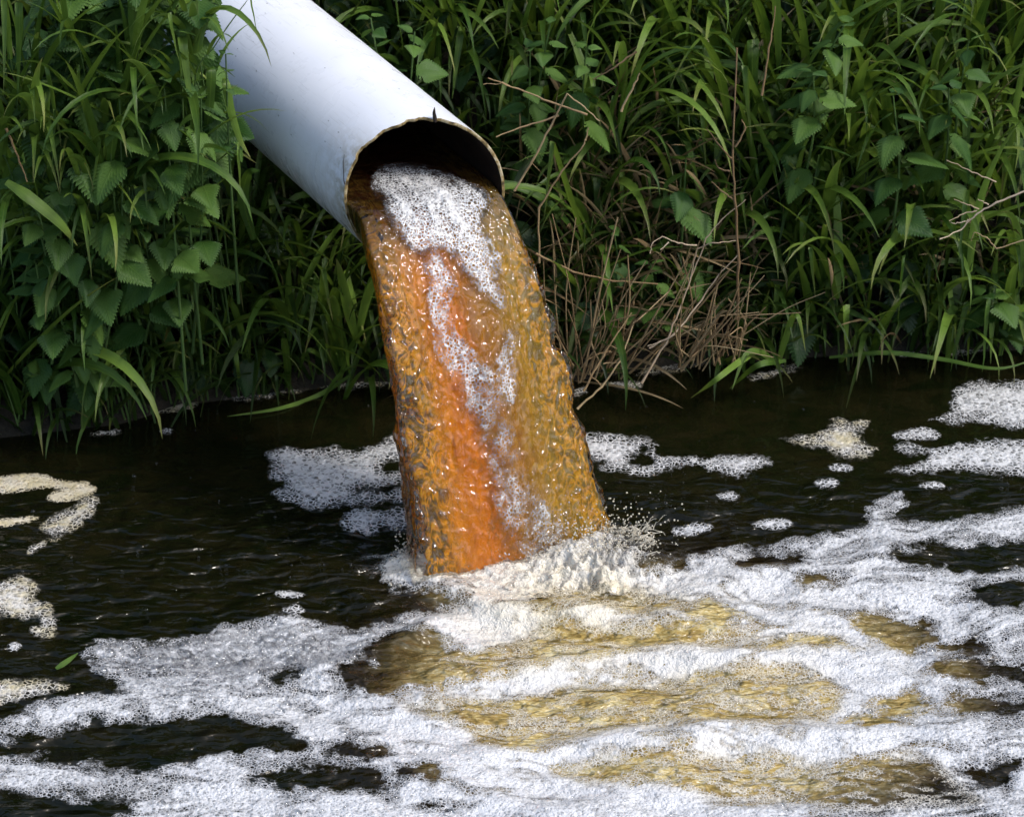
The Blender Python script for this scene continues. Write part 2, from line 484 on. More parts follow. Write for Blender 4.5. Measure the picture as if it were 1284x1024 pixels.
def mat_stream():
    g = NT('silty_orange_water')
    fs = g.attr('fs'); front = g.attr('front'); vv = g.attr('vv'); arc = g.attr('arc'); tur = g.attr('tur')
    co = g.n('ShaderNodeCombineXYZ', X=g.math('MULTIPLY', fs, 1.0), Y=g.math('MULTIPLY', arc, 2.1), Z=g.math('MULTIPLY', front, 0.6)).outputs[0]
    wn1 = g.n('ShaderNodeTexNoise', Vector=co, Scale=5.0, Detail=4.0, Roughness=0.6)
    wrp = g.n('ShaderNodeVectorMath', _operation='MULTIPLY_ADD', i0=wn1.outputs['Color'], i1=(0.55, 0.30, 0.0), i2=co).outputs[0]
    sw = g.noise(wrp, 4.0, 6.0, 0.65, 1.4)
    sw2 = g.noise(wrp, 13.0, 4.0, 0.6, 1.0)
    x = g.math('ADD', fs, g.math('MULTIPLY', g.math('SUBTRACT', sw, 0.5), 1.1))
    xr = g.rng(x, -1.25, 0.98)
    col = g.ramp(xr, [(0.05, (0.85, 0.50, 0.03)), (0.20, (0.98, 0.38, 0.012)), (0.42, (0.92, 0.27, 0.007)),
                      (0.56, (0.55, 0.22, 0.018)), (0.72, (0.50, 0.27, 0.035)), (0.90, (0.64, 0.44, 0.05))])
    # shade of the pipe mouth painted in: browner and darker just out of it
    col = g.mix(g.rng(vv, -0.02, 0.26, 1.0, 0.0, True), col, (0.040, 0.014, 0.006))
    ol = g.mix(g.rng(sw2, 0.42, 0.6), col, (0.20, 0.13, 0.02))
    col = g.mix(g.math('MULTIPLY', g.rng(g.math('ABSOLUTE', fs), 0.45, 0.95), 0.75), col, ol)
    edge = g.math('ABSOLUTE', fs)
    # amber refraction threads painted into the silt colour at both rims and behind
    p0 = g.pos()
    nn = g.noise(g.mapping(p0, (1, 1, 0.55)), 27.0, 3.0, 0.55, 1.9)
    rid = g.math('ABSOLUTE', g.math('SUBTRACT', nn, 0.5))
    net = g.ramp(g.math('MULTIPLY', rid, 4.0), [(0.0, (0.98, 0.55, 0.05)), (0.10, (0.90, 0.33, 0.008)), (0.26, (0.34, 0.20, 0.02)), (0.46, (0.045, 0.042, 0.016)), (0.8, (0.20, 0.22, 0.17))])
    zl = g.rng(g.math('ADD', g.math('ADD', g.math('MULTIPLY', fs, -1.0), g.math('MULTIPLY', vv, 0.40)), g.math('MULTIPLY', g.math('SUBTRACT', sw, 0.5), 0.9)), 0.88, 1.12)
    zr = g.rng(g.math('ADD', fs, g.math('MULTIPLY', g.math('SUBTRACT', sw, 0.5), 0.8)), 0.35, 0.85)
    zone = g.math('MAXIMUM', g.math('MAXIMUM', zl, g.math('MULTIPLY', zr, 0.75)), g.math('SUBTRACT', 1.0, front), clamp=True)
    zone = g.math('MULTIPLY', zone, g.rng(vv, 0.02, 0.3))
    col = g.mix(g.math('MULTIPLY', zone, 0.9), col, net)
    # opaque (silt laden) share
    op = g.math('ADD', tur, g.math('MULTIPLY', g.math('SUBTRACT', sw, 0.5), 2.4))
    op = g.rng(g.math('ADD', op, g.math('MULTIPLY', g.math('SUBTRACT', sw2, 0.5), 1.9)), 0.20, 0.60, 0.0, 0.97, True)
    p = g.pos()
    b1 = g.noise(g.mapping(p, (1, 1, 0.6)), 42.0, 0.0, 0.4, 0.8)
    b2 = g.noise(g.mapping(p, (1, 1, 0.75)), 120.0, 1.0, 0.4, 1.0)
    h = g.math('MULTIPLY', g.math('ADD', b1, g.math('MULTIPLY', b2, 0.22)), g.rng(vv, 0.0, 0.25, 0.22, 1.0))
    nrm = g.bump(h, 0.5, 0.010)
    g1 = g.noise(g.mapping(p, (1, 1, 0.6)), 30.0, 2.0, 0.5, 2.6)
    g2 = g.noise(g.mapping(p, (1, 1, 0.8)), 85.0, 1.0, 0.5, 1.5)
    nrg = g.bump(g.math('ADD', g1, g.math('MULTIPLY', g2, 0.4)), 1.0, 0.05)
    tb = g.bsdf(Base__Color=col, Roughness=0.5, IOR=1.33, Normal=nrm)
    tb.inputs['Specular IOR Level'].default_value = 0.1
    tl = g.n('ShaderNodeBsdfTranslucent', Color=g.mix(g.rng(vv, 0.0, 0.25, 0.0, 0.5), col, (0.85, 0.36, 0.02)))
    tb = g.mixsh(0.34, tb, tl)
    return g.done(g.mixsh(op, g.n('ShaderNodeBsdfTransparent'), tb))
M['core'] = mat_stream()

def mat_shell():
    g = NT('clear_water_skin'); p = g.pos(); vv = g.attr('vv')
    g1 = g.noise(g.mapping(p, (1, 1, 0.65)), 52.0, 0.0, 0.45, 1.0)
    g2 = g.noise(g.mapping(p, (1, 1, 0.8)), 120.0, 0.0, 0.4, 0.5)
    nrg = g.bump(g.math('MULTIPLY', g.math('ADD', g1, g.math('MULTIPLY', g2, 0.22)), g.rng(vv, 0.0, 0.3, 0.55, 1.0)), 1.0, 0.011)
    gl = g.bsdf(Base__Color=(0.97, 0.95, 0.86), Roughness=0.0, IOR=1.33, Normal=nrg)
    gl.inputs['Transmission Weight'].default_value = 1.0
    g.set(gl, 'Coat Normal', nrg)
    gl.inputs['Coat Weight'].default_value = 0.5
    gl.inputs['Coat IOR'].default_value = 1.45
    gl.inputs['Coat Roughness'].default_value = 0.02
    return g.done(gl)
M['shell'] = mat_shell()


# ------------------------------------------------------------------ terrain functions
_bx = np.array([on_water(px, py)[0] for px, py in [(-300, 570), (9, 548), (150, 532), (230, 508), (450, 482), (600, 480), (730, 478), (800, 464), (900, 456), (1050, 446), (1250, 440), (1600, 430)]])
_by = np.array([on_water(px, py)[1] for px, py in [(-300, 570), (9, 548), (150, 532), (230, 508), (450, 482), (600, 480), (730, 478), (800, 464), (900, 456), (1050, 446), (1250, 440), (1600, 430)]])
def foot_y(x): return np.interp(x, _bx, _by)
def bank_z(x, y):
    t = y - foot_y(x)
    z = np.where(t < 0, t * 1.5, np.where(t < 0.55, t * 1.35, np.where(t < 2.2, 0.7425 + (t - 0.55) * 0.85, 2.145 + (t - 2.2) * 0.05)))
    return z + 0.02 * vnoise(np.asarray(x) * 6, np.asarray(y) * 6, None, 5) * (t > 0)

IMP = np.array([0.035, 5.20])          # where the stream meets the river
def water_h(x, y):
    px, py = proj(np.stack([x, y, np.zeros_like(x)], -1))
    r = np.hypot((x - IMP[0]), (y - IMP[1]))
    act = np.clip(sstep(1.1, 0.15, np.hypot((x - 0.25) * 0.75, (y - 4.75)))
                  , 0, 1)
    h = 0.020 * act * fbm(x * 5.0 + 0.6 * y, y * 9.0, None, 3, 21, 0.45)
    h += 0.010 * np.exp(-r / 0.35) * np.cos(r * 34 + 2.0 * vnoise(x * 6, y * 6, None, 9)) * (r > 0.1)
    # standing ridges in front of the fall
    for (cx, cy, sl, wd, am, wx) in [(700, 770, 0.10, 13, 0.020, 190), (760, 835, -0.06, 13, 0.018, 260), (850, 935, -0.07, 16, 0.022, 330), (520, 800, -0.30, 14, 0.016, 120), (980, 720, -0.12, 14, 0.012, 200)]:
        dy = py - cy - sl * (px - cx) - 10 * vnoise(px / 70.0, py * 0 + cy, None, 3)
        h += am * np.exp(-(dy / wd) ** 2) * np.exp(-((px - cx) / wx) ** 2)
    h += 0.0022 * fbm(x * 8, y * 12, None, 2, 33) * sstep(5.6, 5.0, y)
    return h

# river
def axis(lo, a, b, hi, fine, coarse):
    m = np.arange(a, b + 1e-9, fine)
    l = a - np.cumsum(np.geomspace(fine, coarse, 26)); l = l[l > lo][::-1]
    r = b + np.cumsum(np.geomspace(fine, coarse, 26)); r = r[r < hi]
    return np.concatenate([[lo], l, m, r, [hi]])
xs = axis(-30, -1.2, 1.2, 30, 0.0055, 2.0); ys = axis(-12, 4.1, 6.35, 8.0, 0.0055, 2.0)
X, Y = np.meshgrid(xs, ys)
Z = water_h(X, Y)
V = np.stack([X, Y, Z], -1).reshape(-1, 3)
px, py = proj(np.stack([X, Y, 0 * X], -1))
turb = np.exp(-(((px - 850) / 330) ** 2 + ((py - 880) / 150) ** 2) ** 1.5) * 1.25
turb = np.maximum(turb, 1.0 * np.exp(-(((px - 680) / 130) ** 2 + ((py - 740) / 36) ** 2)))
turb = np.maximum(turb, 0.3 * np.exp(-(((px - 560) / 110) ** 2 + ((py - 810) / 45) ** 2)))
turb = np.clip(turb, 0, 1) * (Y < 5.6)
calm = np.clip(sstep(690, 540, py) * (1 - 0.4 * sstep(700, 900, px) * sstep(560, 640, py)), 0, 1)
calm = np.where(Y > 6.5, 1, calm)
me = quads_mesh('river', V, grid_quads(len(xs), len(ys)), None, {'turb': turb.ravel(), 'calm': calm.ravel()})
tag(obj('river_water', me, M['water']), 'dark brown green river surface under the outfall', None, None, 'structure')

# bank
xs = np.concatenate([np.linspace(-30, -1.6, 12), np.arange(-1.5, 1.5, 0.04), np.linspace(1.6, 30, 12)])
ys = np.concatenate([[0.0], [0.0]])
rows = []
ts = np.concatenate([[-0.9, -0.4, -0.1], np.arange(0.0, 0.9, 0.035), np.linspace(0.95, 2.2, 10), [3, 8, 40]])
X = np.tile(xs, (len(ts), 1)); Y = foot_y(X) + ts[:, None]
Z = bank_z(X, Y)
me = quads_mesh('bank', np.stack([X, Y, Z], -1).reshape(-1, 3), grid_quads(len(xs), len(ts)))
tag(obj('river_bank', me, M['soil']), 'dark earth bank rising from the water behind the vegetation', None, None, 'structure')
# river bed
V = np.array([[-30, -12, -0.6], [30, -12, -0.6], [30, 8, -0.6], [-30, 8, -0.6]], float)
tag(obj('river_bed', quads_mesh('bed', V, [[0, 1, 2, 3]]), M['soil']), 'muddy river bed', None, None, 'structure')

def ray_bank(px, py):
    d = ray(px, py); t = 5.2
    for _ in range(400):
        P = CAM + d * t
        if P[2] < float(bank_z(P[0], P[1])): break
        t += 0.01
    return P

# ------------------------------------------------------------------ pipe
A = np.array([0.521, -0.848, -0.090]); A /= np.linalg.norm(A)
S = np.cross(A, [0, 0, 1]) * -1; S /= np.linalg.norm(S)
if S[0] < 0: S = -S
U = np.cross(S, A); U = U if U[2] > 0 else -U
MOUTH = at_y(533, 243, 5.495)
R_OUT, R_IN = 0.157, 0.1505
def cut_t(phi):
    t = R_OUT * (0.30 * np.cos(phi) - 0.14 * np.sin(phi))
    j = vnoise(phi * 9, phi * 0, None, 4) * 0.003 + vnoise(phi * 30, phi * 0, None, 8) * 0.0012
    w = sstep(0.9, 1.2, phi) * sstep(2.9, 2.2, phi)
    notch = -0.007 * sstep(1.45, 1.50, phi) * sstep(1.80, 1.74, phi)
    return t + j * (0.3 + w) + notch - 0.008 * sstep(2.35, 2.42, phi) * sstep(2.6, 2.5, phi)
pipe = empty('drain_pipe', MOUTH + A * -0.6 - U * R_OUT)
tag(pipe, 'large white plastic drain pipe sticking out of the overgrown bank and pouring orange water', 'pipe')
pl = np.array(pipe.location)
nph = 192
phi = (np.arange(nph) + 0.5) / nph * 2 * PI
tc = cut_t(phi)
svals = np.concatenate([np.linspace(0, 0.12, 30), np.linspace(0.13, 2.4, 60)])
def shell(R, svals, flip=False):
    V = MOUTH + A * (tc[None, :, None] - svals[:, None, None]) + R * (np.cos(phi)[None, :, None] * S + np.sin(phi)[None, :, None] * U)
    Q = grid_quads(nph, len(svals), True)
    if flip: Q = Q[:, ::-1]
    return V.reshape(-1, 3) - pl, Q
V, Q = shell(R_OUT, svals)
PH = np.tile(phi, (len(svals), 1)); SV = np.tile(svals[:, None], (1, nph))
uv = np.stack([(PH * R_OUT).ravel(), SV.ravel()], -1)
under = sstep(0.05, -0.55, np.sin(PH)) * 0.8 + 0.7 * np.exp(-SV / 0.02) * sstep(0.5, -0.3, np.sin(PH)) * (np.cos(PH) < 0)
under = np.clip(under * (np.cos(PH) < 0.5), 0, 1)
endf = np.exp(-SV / 0.055) * (0.4 + 0.6 * (np.cos(PH) < 0)) * sstep(0.95, 0.4, np.sin(PH))
backf = sstep(0.5, 0.95, SV) * sstep(0.9, -0.2, np.sin(PH + 0.2))
low = sstep(0.8, -0.2, np.sin(PH)) * (np.cos(PH) < 0.2) * sstep(0.45, 0.0, SV)
me = quads_mesh('pipe_body', V, Q, uv, {'under': under.ravel(), 'endf': endf.ravel(), 'backf': backf.ravel(), 'low': low.ravel()})
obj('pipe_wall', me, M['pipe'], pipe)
V, Q = shell(R_IN, svals, True)
obj('inner_wall', quads_mesh('pipe_inner', V, Q), M['inner'], pipe)
ring_o = MOUTH + A * tc[:, None] + R_OUT * (np.cos(phi)[:, None] * S + np.sin(phi)[:, None] * U)
ring_i = MOUTH + A * tc[:, None] + R_IN * (np.cos(phi)[:, None] * S + np.sin(phi)[:, None] * U)
ring_m = (ring_o + ring_i) / 2 + A * 0.0018
V = np.concatenate([ring_i, ring_m, ring_o]) - pl
obj('cut_rim', quads_mesh('rim', V, grid_quads(nph, 3, True)), M['rim'], pipe)
# torn sliver of plastic standing on the rim
ph0 = 1.42
b0 = MOUTH + A * cut_t(np.array([ph0]))[0] + R_OUT * (math.cos(ph0) * S + math.sin(ph0) * U) - pl
pts = [b0 - U * 0.006 + A * 0.002, b0 + U * 0.004, b0 + U * 0.013 - S * 0.002, b0 + U * 0.021 - S * 0.003 + A * 0.002, b0 + U * 0.026 - S * 0.001]
V, Q, uv = tube(pts, [0.004, 0.0045, 0.0035, 0.0022, 0.0004], 6)
obj('torn_sliver', quads_mesh('sliver', V, Q, uv), M['inner'], pipe)
# crack running back from the rim on the near flank
def on_pipe(ph, s, r=R_OUT + 0.0006):
    return MOUTH + A * (cut_t(np.array([ph]))[0] - s) + r * (math.cos(ph) * S + math.sin(ph) * U) - pl
pts = [on_pipe(2.93, 0.0), on_pipe(2.90, 0.006), on_pipe(2.80, 0.016), on_pipe(2.72, 0.026), on_pipe(2.62, 0.036)]
V, Q, uv = tube(pts, [0.0013, 0.0012, 0.001, 0.0008, 0.0003], 5)
obj('crack', quads_mesh('crack', V, Q, uv), M['inner'], pipe)

# ------------------------------------------------------------------ falling stream
G = 9.81; VEL = 0.90
Dh = np.array([A[0], A[1], 0]); Dh /= np.linalg.norm(Dh)
LEVEL = -0.006
def path():
    P, T = [], []
    for s in np.linspace(-0.7, -0.02, 70): P.append(MOUTH + A * s + U * LEVEL); T.append(A)
    O = MOUTH + U * LEVEL + A * 0.0
    tend = 0.43
    for t in np.linspace(0.0, tend, 430):
        P.append(O + Dh * VEL * t + np.array([0, 0, -0.07 * VEL * t - 0.5 * G * t * t]))
        v = Dh * VEL + np.array([0, 0, -0.07 * VEL - G * t]); T.append(v / np.linalg.norm(v))
    return np.array(P), np.array(T)
PP, TT = path()
arc = np.concatenate([[0], np.cumsum(np.linalg.norm(np.diff(PP, axis=0), axis=1))]); arc0 = arc[70]; arc = arc - arc0
k_end = np.argmax(PP[:, 2] < -0.05); PP = PP[:k_end]; TT = TT[:k_end]; arc = arc[:k_end]
NN = np.cross(S[None, :], TT); NN *= np.sign(NN[:, 2:3] + 1e-9)
nu = 380
th = np.linspace(0, 2 * PI, 4000, endpoint=False)
sx = np.sign(np.cos(th)) * np.abs(np.cos(th)) ** 0.9
sn = np.where(np.sin(th) >= 0, 0.09 * np.abs(np.sin(th)) ** 0.6, -np.abs(np.sin(th)) ** 0.95)
seg = np.hypot(np.diff(np.append(sx, sx[0])), np.diff(np.append(sn, sn[0])))
cs = np.concatenate([[0], np.cumsum(seg)])
pick = np.interp(np.linspace(0, cs[-1], nu, endpoint=False), cs, np.arange(4001)).astype(int) % 4000
sx, sn = sx[pick], sn[pick]
prog = np.clip(arc / arc[-1], -1, 1)
W = np.interp(prog, [-1, 0, 0.12, 0.5, 1], [0.149, 0.1485, 0.153, 0.180, 0.252])
Wl = np.interp(prog, [-1, 0, 0.12, 0.5, 1], [0.149, 0.155, 0.172, 0.198, 0.222])
DP = np.interp(prog, [-1, 0, 0.2, 0.6, 1], [0.134, 0.134, 0.122, 0.118, 0.15])
lat = np.where(sx[None, :] > 0, sx[None, :] * W[:, None], sx[None, :] * Wl[:, None])
nrmo = sn[None, :] * DP[:, None]
# front crowns a little lower down
nrmo = nrmo + np.where(sn[None, :] >= 0, 0.022 * np.clip(prog, 0, 1)[:, None] * (1 - sx[None, :] ** 2), 0)
base = PP[:, None, :] + lat[..., None] * S + nrmo[..., None] * NN[:, None, :]
# outward direction of each section point
c2 = np.stack([lat, nrmo + DP[:, None] * 0.35], -1); c2 /= np.linalg.norm(c2, axis=-1)[..., None]
outd = c2[..., 0:1] * S + c2[..., 1:2] * NN[:, None, :]
amp = np.clip(sstep(-0.02, 0.55, prog), 0, 1)[:, None]
ar = np.tile(arc[:, None], (1, nu)); q1 = lat; q2 = nrmo
lump = fbm(q1 * 34, q2 * 34, ar * 17, 2, 3, 0.35)
lump2 = 1 - np.abs(vnoise(q1 * 75, q2 * 75, ar * 42, 14)) * 2
lump3 = 1 - 2 * np.abs(fbm(q1 * 24 + 0.8 * lump, q2 * 24, ar * 12, 2, 19, 0.4))
fs_ = np.clip(lat / W[:, None], -1, 1)
longw = vnoise(q1 * 17, q2 * 17, ar * 3.5, 17)
side = np.clip(np.abs(sx)[None, :] ** 3 + (sn[None, :] < -0.02) * 0.7, 0, 1)
sm1 = vnoise(q1 * 44 + 0.5 * lump, q2 * 44, ar * 24 + 0.5 * lump, 23); sm2 = vnoise(q1 * 88, q2 * 88, ar * 52, 27)
disp = amp * (0.0060 * lump * (0.6 + 0.8 * side) + 0.0066 * sm1 * (0.8 + 0.7 * side) * (0.75 + 0.5 * fs_) + 0.0019 * sm2 + 0.011 * longw * (0.5 + prog[:, None].clip(0, 1))) + 0.0009 * lump * (1 - amp) + 0.0030 * side * lump * (arc[:, None] > 0.01)
SV3 = base + outd * disp[..., None]
nv = len(PP)
frontv = np.tile(np.where(sn >= 0, 1.0, 0.0), (nv, 1))
fs = np.clip(lat / W[:, None], -1, 1)
# silty core inside the clear skin
pr = np.clip(prog, 0, 1)[:, None]
kl = np.interp(prog, [-1, 0, 0.2, 0.5, 1], [0.985, 0.985, 0.98, 0.95, 0.86])[:, None]
kr = np.interp(prog, [-1, 0, 0.2, 1], [0.985, 0.985, 0.985, 0.985])[:, None]
kd = np.interp(prog, [-1, 0, 0.2, 1], [0.97, 0.95, 0.86, 0.55])[:, None]
clat = np.where(lat > 0, lat * kr, lat * kl)
cn = np.where(nrmo < 0, nrmo * kd, nrmo) - (0.003 + 0.006 * pr)
cl1 = fbm(q1 * 26 + 3, q2 * 26, ar * 9, 2, 43, 0.5); cl2 = 1 - 2 * np.abs(vnoise(q1 * 40, q2 * 40, ar * 14, 47))
cd = amp * (0.010 * cl1 - 0.004) * (0.35 + 0.65 * np.clip(np.abs(sx)[None, :] ** 2 + (sn[None, :] < -0.02), 0, 1))
core3 = PP[:, None, :] + clat[..., None] * S + cn[..., None] * NN[:, None, :] + outd * (cd + disp * 0.7)[..., None]
fsn = fs + 0.16 * fbm(ar * 9, q1 * 12, None, 3, 41)
tur = np.where(frontv > 0.5, 1.25 - 0.75 * sstep(0.80, 1.0, np.abs(fsn)), 0.50 + 0.8 * fbm(q1 * 16, q2 * 16, ar * 6, 3, 51) + 0.5 * sstep(0.5, 0.1, pr))
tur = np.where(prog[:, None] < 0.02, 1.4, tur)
stream = empty('water_stream', (float(IMP[0]), float(IMP[1]), 0.0))
tag(stream, 'thick orange brown waste water stream pouring from the white pipe into the river', 'water stream')
sl = np.array(stream.location)
# close the back end inside the pipe with a fan quad strip is unnecessary: it is far inside
SVf = SV3.reshape(-1, 3)
Qs = grid_quads(nu, nv, True)
me = quads_mesh('stream_body', SVf - sl, Qs, None, {'fs': fs.ravel(), 'front': frontv.ravel(), 'vv': np.tile(prog[:, None], (1, nu)).ravel(), 'arc': ar.ravel(), 'tur': tur.ravel()})
obj('clear_water', me, M['shell'], stream)
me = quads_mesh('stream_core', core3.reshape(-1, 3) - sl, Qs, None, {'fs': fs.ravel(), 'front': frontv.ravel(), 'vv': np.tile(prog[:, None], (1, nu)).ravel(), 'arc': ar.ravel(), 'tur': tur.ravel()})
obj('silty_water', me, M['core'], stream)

# bubble rafts riding on the stream
def poly_union(px, py, polys):
    d = np.full(px.shape, -30.0)
    for p in polys: d = np.maximum(d, sdf_poly(px, py, p))
    return d
spx, spy = proj(SV3)
STREAM_FOAM = [
    [(466, 222), (500, 203), (545, 212), (592, 236), (610, 246), (606, 285), (622, 318), (624, 350), (632, 385), (612, 372), (592, 352), (574, 326), (556, 312), (530, 318), (508, 304), (492, 284), (480, 255)],
    [(534, 318), (552, 322), (568, 356), (560, 384), (568, 412), (590, 442), (600, 480), (592, 505), (576, 490), (562, 465), (545, 430), (538, 390)],
    [(640, 418), (650, 428), (642, 452), (644, 495), (630, 500), (622, 470)],
]
STREAM_THIN = [
    [(560, 455), (600, 450), (632, 480), (648, 540), (658, 600), (690, 660), (700, 700), (660, 715), (620, 640), (600, 560), (575, 500)],
    [(640, 620), (665, 600), (712, 660), (722, 690), (690, 715), (655, 690)],
]
wn_ = 9 * fbm(spx / 16, spy / 22, None, 4, 61, 0.6)
d1 = poly_union(spx + wn_, spy + wn_ * 0.7, STREAM_FOAM); d2 = poly_union(spx + wn_, spy, STREAM_THIN)
dens = np.maximum(np.clip(0.22 + d1 / 34, 0, 0.60 + 0.25 * sstep(330, 240, spy)) * (0.85 + 0.5 * fbm(fs * 9, ar * 10, None, 3, 63)) * (d1 > -3), np.clip(0.02 + d2 / 70, 0, 0.22) * (d2 > 0))
dens = dens * (frontv > 0.5)
dens *= np.where(spy < 250, sstep(195, 228, spy), 1)
keep = (dens.ravel() > 0.02)
Qk = Qs[keep[Qs].any(1)]
nr = outd.reshape(-1, 3)
fo = NN[:, None, :] * (0.0022 + 0.0035 * dens[..., None] + 0.0012 * vnoise(spx / 4.0, spy / 4.0, None, 71)[..., None] * (dens[..., None] > 0.1))
Vk, Qk2, dk = compact((SV3 + fo).reshape(-1, 3) - sl, Qk, dens.ravel())
me = quads_mesh('raft', Vk, Qk2, None, {'dens': dk, 'warm': dk * 0 + 0.08, 'wetf': dk * 0 + 0.85, 'big': dk * 0 + 0.6})
tag(obj('bubble_raft', me, M['foam_stream'], stream), None, None, None, 'stuff')

# real bubbles
def unit_bubble(sides=9, rings=4, full=False):
    a = np.arange(sides) / sides * 2 * PI
    e = np.linspace(-0.35 if not full else -1.5, 1.45, rings)
    V = np.stack([np.outer(np.cos(e), np.cos(a)), np.outer(np.cos(e), np.sin(a)), np.outer(np.sin(e), np.ones(sides))], -1).reshape(-1, 3)
    return V, grid_quads(sides, rings, True)
UB = unit_bubble(); UBF = unit_bubble(9, 6, True)
def bubble_mesh(name, C, Rr, axes=None, ub=UB):
    V0, Q0 = ub
    n = len(C)
    if axes is None:
        V = C[:, None, :] + Rr[:, None, None] * V0[None]
    else:
        ax = axes / np.linalg.norm(axes, axis=1)[:, None]
        h = np.cross(ax, [0.3, 0.1, 0.9]); h /= np.linalg.norm(h, axis=1)[:, None]
        k = np.cross(ax, h)
        L = V0[None, :, 0:1] * h[:, None] + V0[None, :, 1:2] * k[:, None] + V0[None, :, 2:3] * ax[:, None]
        V = C[:, None, :] + Rr[:, None, None] * L
    Q = (Q0[None] + (np.arange(n) * len(V0))[:, None, None]).reshape(-1, 4)
    return quads_mesh(name, V.reshape(-1, 3), Q)
cand = np.nonzero((dens.ravel() > 0.04) & (np.tile(prog[:, None], (1, nu)).ravel() > 0.0))[0]
w = (dens.ravel()[cand] + 0.22) * (dens.ravel()[cand] < 0.24); w /= w.sum()
sel = RNG.choice(cand, 3000, replace=False, p=w)
rr = RNG.uniform(0.0010, 0.0028, len(sel)) * (1 + 0.9 * (RNG.random(len(sel)) > 0.93))
nfr = np.repeat(NN, nu, axis=0)
C = SVf[sel] + nfr[sel] * (0.0030 + 0.0025 * dens.ravel()[sel])[:, None] - sl
tag(obj('bubbles', bubble_mesh('stream_bubbles', C, rr, nfr[sel]), M['bubble'], stream), None, None, None, 'stuff')

# ------------------------------------------------------------------ foam
def make_foam(name, polys, holes, res, thick, mat, gold=None, wob=7.0, edge_px=9.0, base_d=0.25, cream=0.0, wetf=0.8, big=0.5, froth=False, bounds=None, gradw=16.0):
    if bounds is None:
        P = np.concatenate([np.array(p, float) for p in polys])
        x0, y0 = P.min(0) - 12; x1, y1 = P.max(0) + 12
    else: x0, y0, x1, y1 = bounds
    cs_ = np.array([on_water(a, b) for a, b in [(x0, y0), (x1, y0), (x0, y1), (x1, y1)]])
    xs = np.arange(cs_[:, 0].min(), cs_[:, 0].max(), res); ys = np.arange(cs_[:, 1].min(), cs_[:, 1].max(), res)
    X, Y = np.meshgrid(xs, ys)
    px, py = proj(np.stack([X, Y, 0 * X], -1))
    n1 = wob * fbm(px / 34, py / 20, None, 4, 81, 0.6); n2 = wob * 0.6 * fbm(px / 30, py / 18, None, 4, 91, 0.6)
    d = poly_union(px + n1, py + n2, polys)
    for h in holes:
        d = np.minimum(d, -sdf_poly(px + n1 * 1.3, py + n2 * 1.3, h))
    dens = np.where(d > -2, np.clip(base_d + d / gradw, 0, 1), 0)
    warm = np.full(px.shape, float(cream))
    wet = np.full(px.shape, wetf)
    th = thick * np.sqrt(np.clip((d + 2) / edge_px, 0, 1))
    extra = 0
    if gold is not None: dens, warm, wet, extra, th = gold(px, py, X, Y, d, dens, warm, wet, th)
    lumps = 0.30 * fbm(X * 45, Y * 45, None, 3, 95, 0.6) + 0.22 * fbm(X * 140, Y * 140, None, 2, 96)
    Z = water_h(X, Y) + 0.0018 + th * (0.75 + lumps) + extra
    Q = grid_quads(len(xs), len(ys))
    k = (dens > 0.004).ravel()
    Q = Q[k[Q].any(1)]
    V = np.stack([X, Y, Z], -1).reshape(-1, 3)
    V, Q, dn, wm, wt = compact(V, Q, dens.ravel(), warm.ravel(), wet.ravel())
    c = np.array([V[:, 0].mean(), V[:, 1].mean(), 0.0])
    me = quads_mesh(name, V - c, Q, None, {'dens': dn, 'warm': wm, 'wetf': wt, 'big': dn * 0 + big})
    o = obj(name, me, mat); o.location = c
    return o, V, dn

